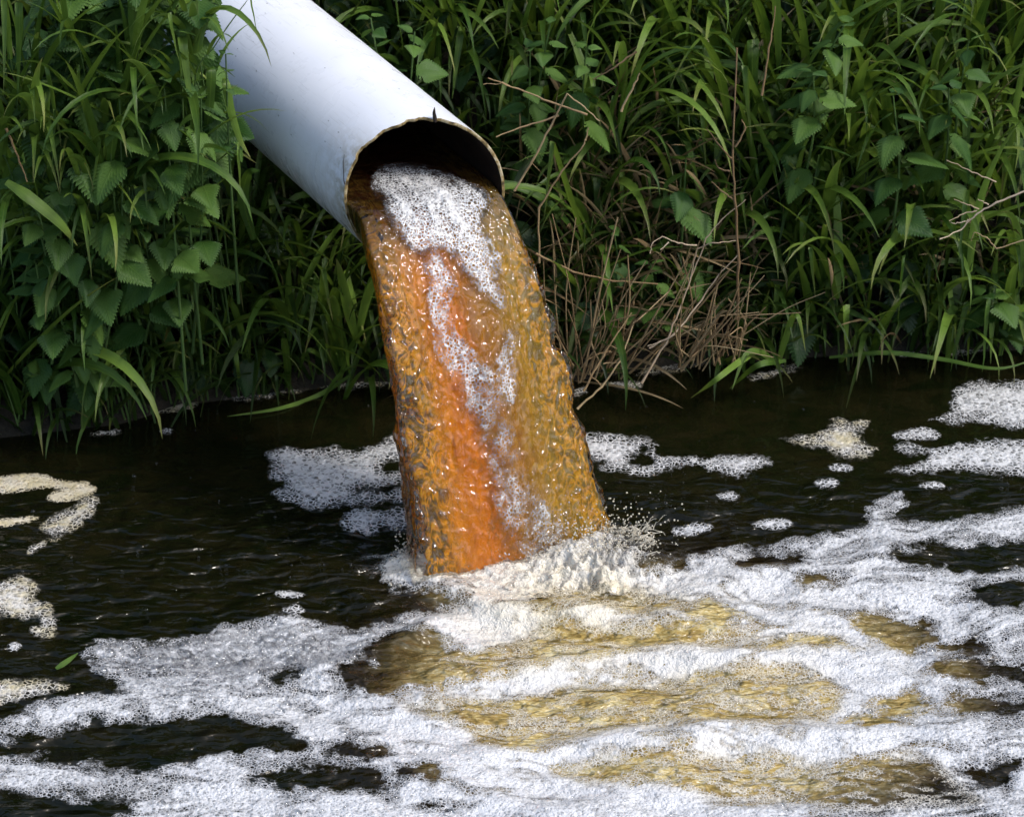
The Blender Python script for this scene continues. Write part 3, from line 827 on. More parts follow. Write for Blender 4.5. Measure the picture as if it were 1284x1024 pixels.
MAIN = [[(-300, 930), (0, 905), (45, 880), (100, 872), (150, 862), (104, 826), (130, 806), (160, 798), (200, 806), (240, 801), (290, 780), (360, 775), (408, 779), (440, 792), (480, 782), (530, 767),
         (590, 752), (560, 756), (500, 742), (478, 722), (492, 702), (520, 690), (560, 700), (700, 690), (730, 668), (790, 680), (812, 700), (850, 714), (872, 700), (920, 688), (980, 682), (1040, 668), (1088, 662), (1084, 642), (1100, 628), (1128, 620), (1142, 634),
         (1118, 648), (1165, 654), (1200, 655), (1249, 646), (1700, 630), (1700, 1500), (-300, 1500)]]
HOLES = [
    [(-300, 940), (9, 925), (100, 910), (200, 905), (270, 898), (320, 905), (352, 917), (380, 938), (350, 946), (300, 945), (270, 950), (220, 956), (160, 966), (110, 955), (60, 950), (9, 945), (-300, 955)],
    [(310, 975), (360, 965), (430, 965), (480, 978), (486, 990), (440, 993), (370, 986)],
    [(412, 946), (450, 938), (490, 950), (460, 959)], [(505, 968), (540, 968), (542, 982), (510, 982)],
    [(-100, 1000), (60, 998), (100, 1001), (160, 1006), (150, 1026), (0, 1040), (-100, 1040)],
    [(425, 856), (462, 836), (478, 814), (510, 806), (555, 812), (577, 830), (602, 846), (560, 856), (520, 864), (480, 876), (440, 868)],
    [(1080, 775), (1110, 768), (1160, 780), (1176, 800), (1140, 812), (1110, 802), (1080, 795)],
    [(1170, 812), (1230, 800), (1242, 812), (1190, 821)], [(1175, 836), (1260, 830), (1330, 850), (1230, 856)],
    [(1190, 872), (1260, 876), (1330, 900), (1200, 897)], [(1100, 876), (1150, 872), (1170, 885), (1120, 894)],
    [(1060, 902), (1110, 892), (1142, 906), (1090, 918)], [(918, 702), (960, 694), (1003, 705), (990, 720), (945, 716)],
    [(1130, 700), (1200, 686), (1330, 676), (1330, 706), (1210, 716), (1155, 716)], [(1200, 742), (1330, 730), (1330, 768), (1230, 762)],
    [(338, 854), (365, 849), (371, 858), (345, 861)], [(862, 776), (880, 764), (902, 770), (922, 780), (905, 793), (882, 786)],
    [(1000, 735), (1040, 727), (1060, 735), (1020, 741)], [(1205, 960), (1260, 958), (1260, 985), (1225, 978)],
    [(760, 690), (800, 672), (850, 690), (905, 690), (840, 712), (800, 712)],
    [(-300, 1060), (400, 1050), (700, 1075), (300, 1110), (-300, 1120)], [(800, 1060), (1100, 1050), (1200, 1080), (900, 1100)],
    [(-300, 1180), (200, 1170), (500, 1210), (100, 1240), (-300, 1240)], [(300, 1300), (900, 1280), (1200, 1330), (500, 1360)],
]
GOLD = [
    [(508, 892), (560, 876), (640, 870), (700, 856), (780, 850), (860, 842), (935, 836), (1000, 832), (1045, 850), (1060, 880), (1040, 905), (980, 912), (900, 915), (830, 912), (760, 926), (700, 936), (640, 946), (600, 936), (590, 920), (556, 906)],
    [(690, 962), (760, 950), (850, 944), (950, 945), (1050, 955), (1150, 946), (1200, 975), (1230, 1005), (1180, 1014), (1050, 1018), (1000, 1006), (900, 1005), (830, 990), (750, 985)],
    [(555, 838), (600, 815), (640, 800), (700, 778), (760, 790), (850, 786), (960, 800), (900, 816), (800, 822), (700, 838), (600, 852)],
    [(930, 808), (980, 800), (1045, 800), (1060, 815), (1000, 822), (930, 820)],
    [(660, 760), (720, 740), (800, 745), (870, 760), (860, 780), (760, 775), (680, 778)],
]
def gold_fn(px, py, X, Y, d, dens, warm, wet, th):
    wx = 9 * fbm(px / 40, py / 16, None, 4, 101, 0.6)
    g = poly_union(px + wx, py + wx * 0.6, GOLD)
    gm = sstep(-9, 14, g)
    # stringy remnants of foam across the golden water
    st = fbm(px / 60 + wx / 12, py / 11 + wx / 9, None, 4, 111, 0.6)
    st2 = fbm(px / 16 + wx / 8, py / 4.0 + wx / 6, None, 3, 117, 0.6)
    thin = np.clip(0.20 + 0.60 * np.clip(st, -0.4, 1) + 0.55 * st2, 0.0, 0.8)
    dens = dens * (1 - gm) + thin * gm
    warm = np.clip(warm + 0.55 * gm + 0.75 * np.exp(-(((px - 690) / 130) ** 2 + ((py - 750) / 62) ** 2)) + 0.30 * np.exp(-(((px - 820) / 260) ** 2 + ((py - 850) / 120) ** 2)), 0, 1)
    th = th * (1 - 0.75 * gm)
    # swirled streaks: closed foam and thin foam drawn out along the current
    ang = 0.35 * fbm(px / 260, py / 120, None, 2, 151)
    u_ = px + 60 * fbm(px / 150, py / 60, None, 3, 153); v_ = py + ang * (px - 650) * 0.25 + 22 * fbm(px / 110, py / 46, None, 3, 155)
    strk = fbm(u_ / 75, v_ / 7.5, None, 4, 157, 0.6); blot = fbm(u_ / 60, v_ / 26, None, 4, 159, 0.55)
    # coarse wet bubbles in the slack water on the left, dense white froth near the fall
    near = np.exp(-(((px - 760) / 430) ** 2 + ((py - 850) / 190) ** 2))
    wet = np.clip(0.95 - 1.0 * near, 0.12, 0.9)
    dens = np.where(gm < 0.5, np.clip(dens * (0.88 + 0.75 * strk + 0.60 * blot) + 0.12 * near * sstep(0.3, 0.7, dens), 0, 1), dens)
    # boiling heap where the stream lands
    r = np.sqrt(((px - 690) / 130) ** 2 + ((py - 722) / 40) ** 2)
    heap = np.exp(-r ** 2 * 1.3) * sstep(600, 730, px) 
    right = np.exp(-(((px - 766) / 72) ** 2 + ((py - 708) / 32) ** 2))
    bl = 1 - np.abs(fbm(X * 19, Y * 19, None, 4, 131, 0.6)) * 1.9
    extra = (0.020 * heap + 0.028 * right) * (bl + 0.5 * fbm(X * 60, Y * 60, None, 3, 133, 0.6)) * (d > -2)
    extra = extra + 0.006 * near * (1 - gm) * fbm(X * 26, Y * 40, None, 3, 141) * (d > 4)
    dens = np.clip(dens * (1 - 0.2 * np.clip(heap + right, 0, 1)) + 0.22 * (heap + right) * bl, 0, 1)
    ring = np.exp(-(np.clip(np.abs(py - (712 + 0.16 * (px - 500))) - 6, 0, None) / 13) ** 2) * sstep(440, 500, px) * sstep(700, 600, px)
    dens = np.maximum(dens, ring * (0.24 + 0.8 * strk)) ; warm = np.maximum(warm, 0.6 * ring)
    extra = extra + 0.012 * ring * (0.5 + bl * 0.5)
    return dens, warm, wet, extra, th
o, MV, MD = make_foam('river_foam', MAIN, HOLES, 0.0034, 0.0040, M['foam'], gold_fn, bounds=(-60, 600, 1345, 1160), wetf=0.5, wob=17.0, gradw=20.0)
tag(o, 'broad sheet of white foam spreading over the river below the outfall', 'foam', None, 'stuff')

PATCHES = [
    ([(332, 572), (345, 562), (400, 561), (440, 561), (470, 556), (484, 549), (530, 548), (530, 628), (500, 630), (470, 634), (440, 640), (385, 638), (345, 629), (334, 621), (352, 612), (345, 604), (334, 597), (336, 590), (344, 583)], [[(497, 582), (482, 582), (490, 592), (520, 592)], [(445, 616), (490, 612), (525, 606), (525, 610), (480, 616)]], 'large grey bubbly foam raft floating just left of the falling stream', 'p'),
    ([(424, 655), (440, 642), (480, 640), (530, 632), (530, 660), (490, 664), (470, 671), (440, 670)], [], 'small foam raft tucked below the large grey one, left of the falling stream', 'p'),
    ([(725, 548), (780, 547), (812, 552), (828, 562), (830, 571), (870, 572), (888, 578), (905, 572), (950, 571), (966, 580), (955, 592), (915, 601), (880, 590), (840, 590), (800, 598), (765, 591), (740, 580), (725, 572)], [[(795, 572), (808, 568), (820, 574), (815, 581), (798, 579)]], 'long ragged foam raft with a dark hole, just right of the falling stream', 'p'),
    ([(978, 551), (1010, 545), (1040, 531), (1088, 527), (1080, 540), (1078, 552), (1100, 566), (1084, 578), (1052, 579), (1036, 566), (1004, 560)], [], 'foam raft shaped like a bent arrow, out on the dark water at right', 's'),
    ([(1036, 586), (1050, 582), (1068, 583), (1070, 591), (1045, 593)], [], 'tiny oval foam raft directly below the arrow shaped raft', 'p'),
    ([(1162, 532), (1188, 516), (1194, 492), (1230, 478), (1262, 478), (1420, 482), (1420, 536), (1262, 542), (1240, 532), (1190, 533)], [], 'tall foam raft at the right edge of the picture, nearest the bank', 'p'),
    ([(1119, 546), (1140, 538), (1170, 539), (1179, 548), (1160, 553), (1130, 553)], [], 'smooth oval foam raft between the two big rafts at the right edge', 'p'),
    ([(1108, 591), (1140, 582), (1158, 574), (1118, 567), (1122, 557), (1180, 560), (1215, 553), (1420, 553), (1420, 598), (1210, 594), (1180, 598)], [], 'wide foam raft at the right edge, below the smooth oval one', 'p'),
    ([(282, 498), (310, 490), (350, 486), (384, 480), (386, 491), (340, 500), (290, 504)], [], 'long thin scum raft in the grass below the pipe', 's'),
    ([(386, 478), (420, 476), (470, 476), (500, 474), (500, 487), (440, 489), (395, 486)], [], 'dull scum raft against the bank, touching the left side of the stream', 's'),
    ([(793, 468), (830, 457), (880, 450), (872, 461), (840, 469), (805, 472)], [], 'mottled scum raft at the foot of the dry stalks', 's'),
    ([(762, 482), (785, 478), (806, 481), (804, 489), (775, 489)], [], 'small scum raft with a dry stalk in it, right of the stream', 's'),
    ([(714, 492), (735, 485), (738, 494), (722, 502)], [], 'tiny scum raft touching the right side of the stream', 's'),
    ([(934, 472), (965, 464), (1005, 456), (994, 469), (952, 479)], [], 'pointed yellowish scum raft beside the bent grass in the water', 's'),
    ([(1045, 443), (1070, 438), (1100, 441), (1094, 449), (1060, 450)], [], 'flat scum raft at the bank edge, left of the round pale one', 's'),
    ([(1119, 440), (1140, 432), (1161, 434), (1158, 443), (1130, 449)], [], 'rounded pale scum raft under the long overhanging grass', 's'),
    ([(1184, 442), (1210, 434), (1234, 433), (1228, 443), (1194, 448)], [], 'rightmost scum raft at the bank edge', 's'),
    ([(58, 652), (85, 638), (104, 624), (124, 622), (126, 631), (108, 656), (90, 668), (62, 678), (54, 668)], [], 'curved creamy foam raft among the floating leaf litter at the left edge', 's'),
    ([(33, 690), (46, 681), (58, 678), (52, 690), (38, 697)], [], 'tiny foam raft at the tip of the curved creamy one', 's'),
    ([(-20, 735), (9, 728), (28, 721), (50, 733), (44, 748), (58, 758), (77, 786), (62, 800), (38, 799), (34, 788), (12, 776), (-20, 770)], [[(25, 782), (48, 779), (48, 784), (30, 786)]], 'knobbly cream foam clump at the left edge, halfway down the water', 's'),
    ([(-30, 862), (20, 853), (50, 852), (86, 859), (62, 873), (22, 885), (-30, 886)], [], 'leaf shaped foam raft at the left edge, above the big foam sheet', 's'),
    ([(198, 541), (208, 538), (217, 541), (212, 546), (202, 545)], [], 'lone small round foam fleck on dark water at left', 'p'),
    ([(112, 543), (135, 539), (151, 540), (148, 546), (118, 549)], [], 'small foam strip at the foot of the left bank', 's'),
    ([(840, 660), (870, 655), (895, 660), (885, 667), (850, 668)], [], 'faint foam wisp right of the splash, nearest the fall', 'p'),
    ([(940, 658), (965, 651), (992, 655), (985, 665), (955, 668)], [], 'small oval foam raft between the splash and the hooked foam', 'p'),
    ([(900, 621), (915, 616), (930, 620), (922, 627), (905, 627)], [], 'small foam fleck below the long ragged raft', 'p'),
    ([(1022, 604), (1040, 600), (1052, 606), (1045, 614), (1028, 613)], [], 'roundish foam fleck under the arrow shaped raft, on rippled water', 'p'),
    ([(1152, 610), (1170, 606), (1186, 609), (1180, 615), (1158, 615)], [], 'thin foam fleck below the wide right raft', 'p'),
    ([(1188, 680), (1205, 676), (1222, 683), (1215, 690), (1195, 688)], [], 'foam fleck floating just above the main foam sheet at far right', 'p'),
    ([(345, 745), (365, 742), (382, 746), (376, 754), (352, 753)], [], 'bubbly foam fleck above the main foam sheet at left', 'p'),
    ([(355, 768), (372, 761), (384, 768), (374, 774), (360, 773)], [], 'foam fleck almost touching the top edge of the main sheet', 'p'),
    ([(10, 808), (20, 806), (28, 812), (20, 818), (10, 816)], [], 'small foam ball above the leaf shaped raft at the left edge', 'p'),
]
for poly, holes, label, typ in PATCHES:
    P = np.array(poly); size = np.ptp(P[:, 0])
    o, pv, pd = make_foam('foam_patch', [poly], holes, 0.0028, 0.0042 if size > 60 else 0.0034, M['foam_patch'] if typ == 'p' else M['foam_scum'], wob=11.0 if size > 60 else 4.5, edge_px=9.0,
                  base_d=0.10, cream=0.05 if typ == 'p' else 0.45, wetf=1.0, big=0.35, gradw=20.0 if size > 60 else 9.0)
    tag(o, label, 'foam', 'foam rafts floating on the river')

# larger domed bubbles on the slack raft (lower left) and loose bubbles on dark water
mpx, mpy = proj(MV)
m = (MD > 0.45) & (RNG.random(len(MV)) < 0.03 + 0.97 * np.exp(-((mpx - 300) / 190) ** 4 - ((mpy - 822) / 42) ** 2))
cand = np.nonzero(m)[0]; sel = RNG.choice(cand, min(5200, len(cand)), replace=False)
rr = RNG.uniform(0.0016, 0.0042, len(sel)); big = RNG.random(len(sel)) > 0.985; rr = np.where(big, RNG.uniform(0.006, 0.012, len(sel)), rr)
tag(obj('surface_bubbles', bubble_mesh('surface_bubbles', MV[sel] + [0, 0, 0.0005], rr), M['bubble']), 'glassy bubbles standing on the white foam sheet', 'bubbles', None, 'stuff')
C, rr = [], []
for _ in range(1700):
    a, b = RNG.uniform(0, 1290), RNG.uniform(500, 800)
    dens_ = math.exp(-((a - 820) / 90) ** 2 - ((b - 620) / 45) ** 2) + 0.5 * math.exp(-((a - 420) / 110) ** 2 - ((b - 710) / 40) ** 2) + 0.10
    if RNG.random() > dens_: continue
    P = on_water(a, b)
    if P[1] > foot_y(P[0]) - 0.02: continue
    P[2] = float(water_h(np.array([P[0]]), np.array([P[1]]))[0]) + 0.0005
    C.append(P); rr.append(RNG.choice([0.0016, 0.0024, 0.0036, 0.0055], p=[0.5, 0.3, 0.15, 0.05]))
tag(obj('loose_bubbles', bubble_mesh('loose_bubbles', np.array(C), np.array(rr)), M['bubble']), 'scattered single bubbles drifting on the dark water', 'bubbles', None, 'stuff')

# ------------------------------------------------------------------ splash
sp = empty('splash', (0.17, 5.19, 0.0))
tag(sp, 'frothy cream splash thrown up on the right where the stream hits the river', 'splash')
spl = np.array(sp.location)
parts = []
for i in range(300):
    a = RNG.uniform(480, 800) if i > 170 else RNG.uniform(705, 820)
    b = 700 + RNG.uniform(-28, 22) + (a - 640) * -0.10
    P0 = on_water(a, b)
    az = RNG.uniform(-0.5, 0.8) if a > 690 else RNG.uniform(2.4, 3.8)
    v = RNG.uniform(0.3, 0.95) * (1.0 if i <= 170 else 0.5); el = RNG.uniform(0.2, 1.35)
    vel = np.array([math.cos(az) * math.cos(el) * v, math.sin(az) * math.cos(el) * v, math.sin(el) * v])
    t = np.linspace(0.0, RNG.uniform(0.02, 0.09), 9)
    pts = P0 + vel * t[:, None] + np.array([0, 0, -4.9]) * (t ** 2)[:, None] + 0.002 * RNG.normal(size=(9, 3))
    r0 = RNG.uniform(0.0006, 0.0022)
    parts.append(tube(pts, r0 * (1.0 - 0.75 * np.linspace(0, 1, 9)) * (0.5 + 1.6 * RNG.random(9)), 6))
V, Q, uv = join(parts)
tag(obj('water_strands', quads_mesh('strands', V - spl, Q, uv), M['drop'], sp), None, None, None, 'stuff')
C, rr = [], []
for i in range(1500):
    a = 745 + RNG.normal() * 46 if i < 620 else RNG.uniform(495, 760)
    P0 = on_water(a, 698 + RNG.normal() * 12)
    hgt = abs(RNG.normal()) * (0.055 if i < 620 else 0.02)
    C.append([P0[0], P0[1], 0.01 + hgt]); rr.append(RNG.uniform(0.0006, 0.0022))
tag(obj('spray_drops', bubble_mesh('spray', np.array(C) - spl, np.array(rr), None, UBF), M['drop'], sp), None, None, None, 'stuff')

# ------------------------------------------------------------------ vegetation prototypes
def blade_variant(rng, nseg=11, kink=False, straight=False):
    e0 = math.radians(rng.uniform(58, 86)); bend = math.radians(rng.uniform(45, 160)) if not straight else math.radians(rng.uniform(10, 60))
    ex = rng.uniform(1.1, 2.4); kp = rng.uniform(0.35, 0.6)
    w = rng.uniform(0.020, 0.036); tw = rng.uniform(-1.1, 1.1); sway = rng.uniform(-0.25, 0.25)
    p = np.zeros(3); V = []; uv = []
    for i in range(nseg + 1):
        t = i / nseg
        e = e0 - bend * t ** ex
        if kink: e = e0 - 0.2 * t if t < kp else math.radians(rng.uniform(-78, -66))
        T = np.array([math.cos(e), sway * t, math.sin(e)]); T /= np.linalg.norm(T)
        N = np.array([-math.sin(e), 0, math.cos(e)])
        L = np.cross(N, T); a = tw * t
        L2 = L * math.cos(a) + N * math.sin(a); N2 = N * math.cos(a) - L * math.sin(a)
        ww = w * min(1.0, 0.55 + 1.6 * t) * (1 - t ** 2.6) + 0.0006
        V += [p + L2 * ww - 0.35 * ww * -N2 * 0, p - N2 * ww * 0.38, p - L2 * ww]
        uv += [(0, t), (0.5, t), (1, t)]
        p = p + T / nseg
    return np.array(V), grid_quads(3, nseg + 1), np.array(uv)

def nettle_variant(rng, n=13):
    droop = rng.uniform(0.2, 0.9); V = []; uv = []
    wmax = rng.uniform(0.30, 0.37); p = np.array([0.0, 0, 0]); e = rng.uniform(0.0, 0.35)
    rows = []
    for i in range(n):
        t = i / n
        rows.append((t, 1.0)); rows.append((t + 0.78 / n, 1.24))
    rows.append((1.0, 1.0))
    ts = np.array([r[0] for r in rows])
    pos = []; tan = []
    tt = 0.0; q = np.zeros(3)
    for t, _ in rows:
        d = t - tt; a = e - droop * (t ** 1.3); q = q + d * np.array([math.cos(a), 0, math.sin(a)]); tt = t
        pos.append(q.copy()); tan.append(a)
    k = rng.uniform(0.15, 0.4)
    for (t, m), q, a in zip(rows, pos, tan):
        w = wmax * (min(1.0, (t + 0.035) / 0.28) ** 0.5) * (1 - t) ** 0.85 * 1.28 * m + 0.001
        fwd = 0.045 if m > 1 else -0.03
        if t > 0.97: w = 0.001
        N = np.array([-math.sin(a), 0, math.cos(a)]); T = np.array([math.cos(a), 0, math.sin(a)])
        ripple = 0.0
        for sx_, f in ((-1, 1), (-1, 0.5), (0, 0), (1, 0.5), (1, 1)):
            off = sx_ * f * w
            z = k * abs(off) * (1 - 0.7 * f) + (ripple if f == 0.5 else 0) - 0.10 * (f == 1) * w
            V.append(q + np.array([0, off, 0]) + N * z + T * ((fwd if f == 1 else 0.0) * (w / 0.3 + 0.2) + 0.10 * abs(off)))
            uv.append((0.5 + sx_ * f * w * 1.4, t))
    return np.array(V), grid_quads(5, len(rows)), np.array(uv)

vr = np.random.default_rng(3)
BL = [blade_variant(vr) for _ in range(18)] + [blade_variant(vr, kink=True) for _ in range(4)] + [blade_variant(vr, straight=True) for _ in range(6)]
NL = [nettle_variant(vr) for _ in range(8)]
BL_ME = [quads_mesh('grass_blade', *b) for b in BL]
NL_ME = [quads_mesh('nettle_leaf', *b) for b in NL]
for m_ in BL_ME: m_.materials.append(M['grass'])
for m_ in NL_ME: m_.materials.append(M['nettle'])

def rotm(az, tilt=0.0, roll=0.0):
    return np.array(Matrix.Rotation(az, 3, 'Z') @ Matrix.Rotation(-tilt, 3, 'Y') @ Matrix.Rotation(roll, 3, 'X'))

def bulk(name, protos, items, mat, label, cat):
    """items: (variant, pos, R, scale)"""
    parts = [(protos[v][0] @ (R * s).T + p, protos[v][1], protos[v][2]) for v, p, R, s in items]
    V, Q, uv = join(parts)
    return tag(obj(name, quads_mesh(name, V, Q, uv), mat), label, cat, None, 'stuff')

def place(me, parent, name, pos, R, s, base):
    o = bpy.data.objects.new(name, me); COL.objects.link(o); o.parent = parent
    mt = Matrix([[*(R[0] * s), pos[0] - base[0]], [*(R[1] * s), pos[1] - base[1]], [*(R[2] * s), pos[2] - base[2]], [0, 0, 0, 1]])
    o.matrix_local = mt
    return o

def camaz(rng, spread=1.1):
    return -PI / 2 + rng.normal() * spread

# ---- background fill
rng = np.random.default_rng(5)
items = []
def bank_pt(x, t): 
    y = float(foot_y(x)) + t
    return np.array([x, y, float(bank_z(x, y))])
def near_pipe(P, r=0.20):
    q = P - MOUTH; s = q @ A
    if s > 0.05: return False
    d = q - s * A
    return np.linalg.norm(d) < r
for _ in range(4300):
    P = bank_pt(rng.uniform(-1.35, 1.35), rng.uniform(0.0, 0.62) ** 1.0)
    if near_pipe(P + [0, -0.1, 0.1], 0.16): continue
    L = rng.uniform(0.18, 0.40)
    items.append((rng.integers(len(BL)), P - [0, 0, 0.02], rotm(camaz(rng, 1.0), rng.uniform(-0.5, 0.25)), L))
bulk('bank_grass', BL, items, M['grass_back'], 'dense grass with shade in its colour, filling the bank behind the taller tufts', 'grass')
items = []
for _ in range(700):
    x = rng.uniform(-1.35, 1.35); t_ = rng.uniform(0.02, 0.6)
    if rng.random() > (0.95 if x < -0.6 and t_ > 0.2 else 0.35): continue
    P = bank_pt(x, t_); P = P + [0, -rng.uniform(0.0, 0.10), rng.uniform(0.02, 0.12)]
    if near_pipe(P, 0.22): continue
    items.append((rng.integers(len(NL)), P, rotm(camaz(rng, 0.9), rng.uniform(-1.1, 0.1), rng.normal() * 0.4), rng.uniform(0.07, 0.12)))
bulk('nettle_undergrowth', NL, items, M['nettle_back'], 'nettle leaves with shade in their colour, low on the bank', 'nettles')
items = []
for _ in range(230):
    a_, b_ = rng.uniform(60, 285), rng.uniform(-40, 200)
    if sdf_poly(np.array([a_]), np.array([b_]), [(40, -60), (250, -60), (262, 30), (278, 100), (292, 150), (300, 190), (180, 200), (40, 80)])[0] < 4: continue
    items.append((rng.integers(len(NL)), at_y(a_, b_, rng.uniform(5.60, 5.72)), rotm(camaz(rng, 0.8), rng.uniform(-1.1, 0.1), rng.normal() * 0.4), rng.uniform(0.07, 0.12)))
bulk('nettle_thicket', NL, items, M['nettle'], 'nettle leaves massed against the upper left flank of the pipe', 'nettles')
# upper bank, above the picture
items = []
for _ in range(5200):
    x = rng.uniform(-4.5, 4.5); t = rng.uniform(0.55, 2.6) if abs(x) < 1.4 else rng.uniform(0.0, 2.6)
    P = bank_pt(x, t)
    if near_pipe(P, 0.2): continue
    items.append((rng.integers(len(BL)), P - [0, 0, 0.02], rotm(camaz(rng, 1.3), rng.uniform(-0.4, 0.4)), rng.uniform(0.35, 0.7)))
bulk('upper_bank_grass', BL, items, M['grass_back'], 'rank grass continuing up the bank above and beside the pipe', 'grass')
items = []
for _ in range(420):
    x = rng.choice([rng.normal() * 0.12 + 0.30, rng.normal() * 0.10 + 0.12, rng.uniform(0.1, 1.1)], p=[0.45, 0.3, 0.25])
    P = bank_pt(x, rng.uniform(0.0, 0.3))
    items.append((22 + rng.integers(6), P, rotm(camaz(rng, 0.9), rng.uniform(-0.9, 0.1)), rng.uniform(0.2, 0.42)))
DRYB = [(v * np.array([1, 0.30, 1]), q, u) for v, q, u in BL]
bulk('dry_grass', DRYB, items, M['dry'], 'brown dead grass stems standing among the green right of the stream', 'dry grass')

# ---- nettle plants
STEM_M = M['stem']
def nettle(px, py, Y, height, label, n=8, seed=0, leaf=0.085):
    rg = np.random.default_rng(1000 + seed)
    if label.startswith('young'): leaf = 0.045; n = 3
    leaf *= rg.uniform(0.72, 1.12)
    top = at_y(px, py, Y)
    lean = np.array([rg.normal() * 0.05, rg.uniform(0.08, 0.2), 0])
    root = top - np.array([0, 0, height]) + lean
    root[2] = max(root[2], float(bank_z(root[0], root[1])) if root[1] > foot_y(root[0]) else 0.0)
    e = empty('nettle_plant', root)
    tag(e, label, 'nettle', 'nettles growing on the bank')
    line = smooth_line([root, root + (top - root) * 0.5 + [rg.normal() * 0.015, -0.01, 0.02], top], 14)
    V, Q, uv = tube(line, np.linspace(0.0038, 0.0016, len(line)), 6)
    obj('stem', quads_mesh('nettle_stem', V - root, Q, uv), STEM_M, e)
    ln = np.linalg.norm(top - root)
    az = rg.uniform(0, PI)
    for i in range(n):
        d = 0.004 + 0.042 * i * (1 + 0.10 * i)
        f = 1 - d / ln
        if f < 0.08: break
        P = line[int(round(f * (len(line) - 1)))]
        sz = leaf * min(1.0, 0.42 + 0.2 * i) * rg.uniform(0.9, 1.12)
        for k in (0, 1):
            a = az + k * PI + rg.normal() * 0.2
            R = rotm(a, rg.uniform(-0.2, 0.5) if i == 0 else rg.uniform(-0.95, -0.1), rg.normal() * 0.3)
            # petiole
            off = np.array([math.cos(a), math.sin(a), 0.35]) * sz * 0.22
            place(NL_ME[rg.integers(len(NL_ME))], e, 'leaf', P + off * 0.6, R, sz, root)
        az += PI / 2
    return e
NETTLES = [
    (35, 40, 5.62, 0.8, 'nettle at the top left corner of the picture'),
    (100, 112, 5.58, 0.75, 'nettle left of the pipe, second from the left edge along the top'),
    (165, 55, 5.60, 0.8, 'nettle near the top edge, midway between the left edge and the pipe'),
    (225, 40, 5.55, 0.8, 'nettle whose leaves overlap the top left flank of the pipe'),
    (205, 95, 5.54, 0.75, 'nettle close to the left flank of the pipe, below the one at the top edge'),
    (283, 68, 5.56, 0.6, 'young bright nettle shoot standing in front of the pipe'),
    (150, 125, 5.54, 0.7, 'broad leaved nettle with the largest leaves, left of the pipe'),
    (252, 120, 5.55, 0.65, 'dark nettle half under the upper pipe, beside the hanging grass blade'),
    (60, 150, 5.57, 0.6, 'nettle with drooping leaves at upper left, near the left edge'),
    (30, 205, 5.58, 0.55, 'nettle against the left edge, a third of the way down'),
    (140, 220, 5.55, 0.5, 'nettle with a narrow pale top, left of the grass under the pipe'),
    (75, 235, 5.57, 0.5, 'nettle between the left edge plant and the narrow topped one'),
    (220, 180, 5.60, 0.5, 'shaded nettle in the gap below the pipe flank'),
    (180, 290, 5.60, 0.4, 'nettle deep in shade at mid left, under the long grass'),
    (115, 320, 5.57, 0.38, 'nettle low at left with a round top rosette'),
    (45, 330, 5.60, 0.4, 'low nettle at the left edge behind wide grass blades'),
    (80, 415, 5.62, 0.28, 'small nettle just above the left waterline'),
    (130, 465, 5.64, 0.2, 'short nettle at the left waterline with broad dark leaves'),
    (40, 470, 5.64, 0.2, 'short nettle at the left waterline beside the wide blades at the edge'),
    (465, 22, 5.98, 0.5, 'nettle at the top edge just right of the pipe'),
    (520, 40, 6.00, 0.5, 'second nettle right of the pipe, behind its upper edge'),
    (470, 60, 5.98, 0.4, 'nettle rosette close above the upper edge of the pipe'),
    (690, 30, 6.02, 0.4, 'nettle at the top edge above the mouth of the pipe'),
    (735, 60, 6.00, 0.4, 'nettle right of the pipe mouth, near the crossed dry stalks'),
    (665, 60, 6.04, 0.4, 'shaded nettle behind the dry stalks right of the pipe'),
    (860, 200, 5.98, 0.35, 'nettle in the middle of the right bank, left of the dead stalk'),
    (770, 290, 5.94, 0.35, 'broad dark nettle right of the stream, at mid height'),
    (815, 330, 5.92, 0.3, 'nettle above the forked pale twig'),
    (1020, 90, 6.00, 0.4, 'nettle near the top of the right bank, left of the tall arching grass'),
    (1120, 120, 5.98, 0.4, 'nettle in the upper right bank behind arching grass'),
    (1215, 50, 6.00, 0.45, 'nettle in the top right corner'),
    (1190, 110, 5.98, 0.4, 'nettle below the one in the top right corner'),
    (1235, 370, 5.98, 0.2, 'small nettle low at the right edge beneath the bare twig'),
    (1060, 30, 6.03, 0.4, 'nettle at the top edge over the right hand grass'),
]
for i, (a, b, Yd, h, lab) in enumerate(NETTLES): nettle(a, b, Yd, h, lab, seed=i, leaf=(0.112 if b < 200 else 0.095) if a < 300 else 0.092)

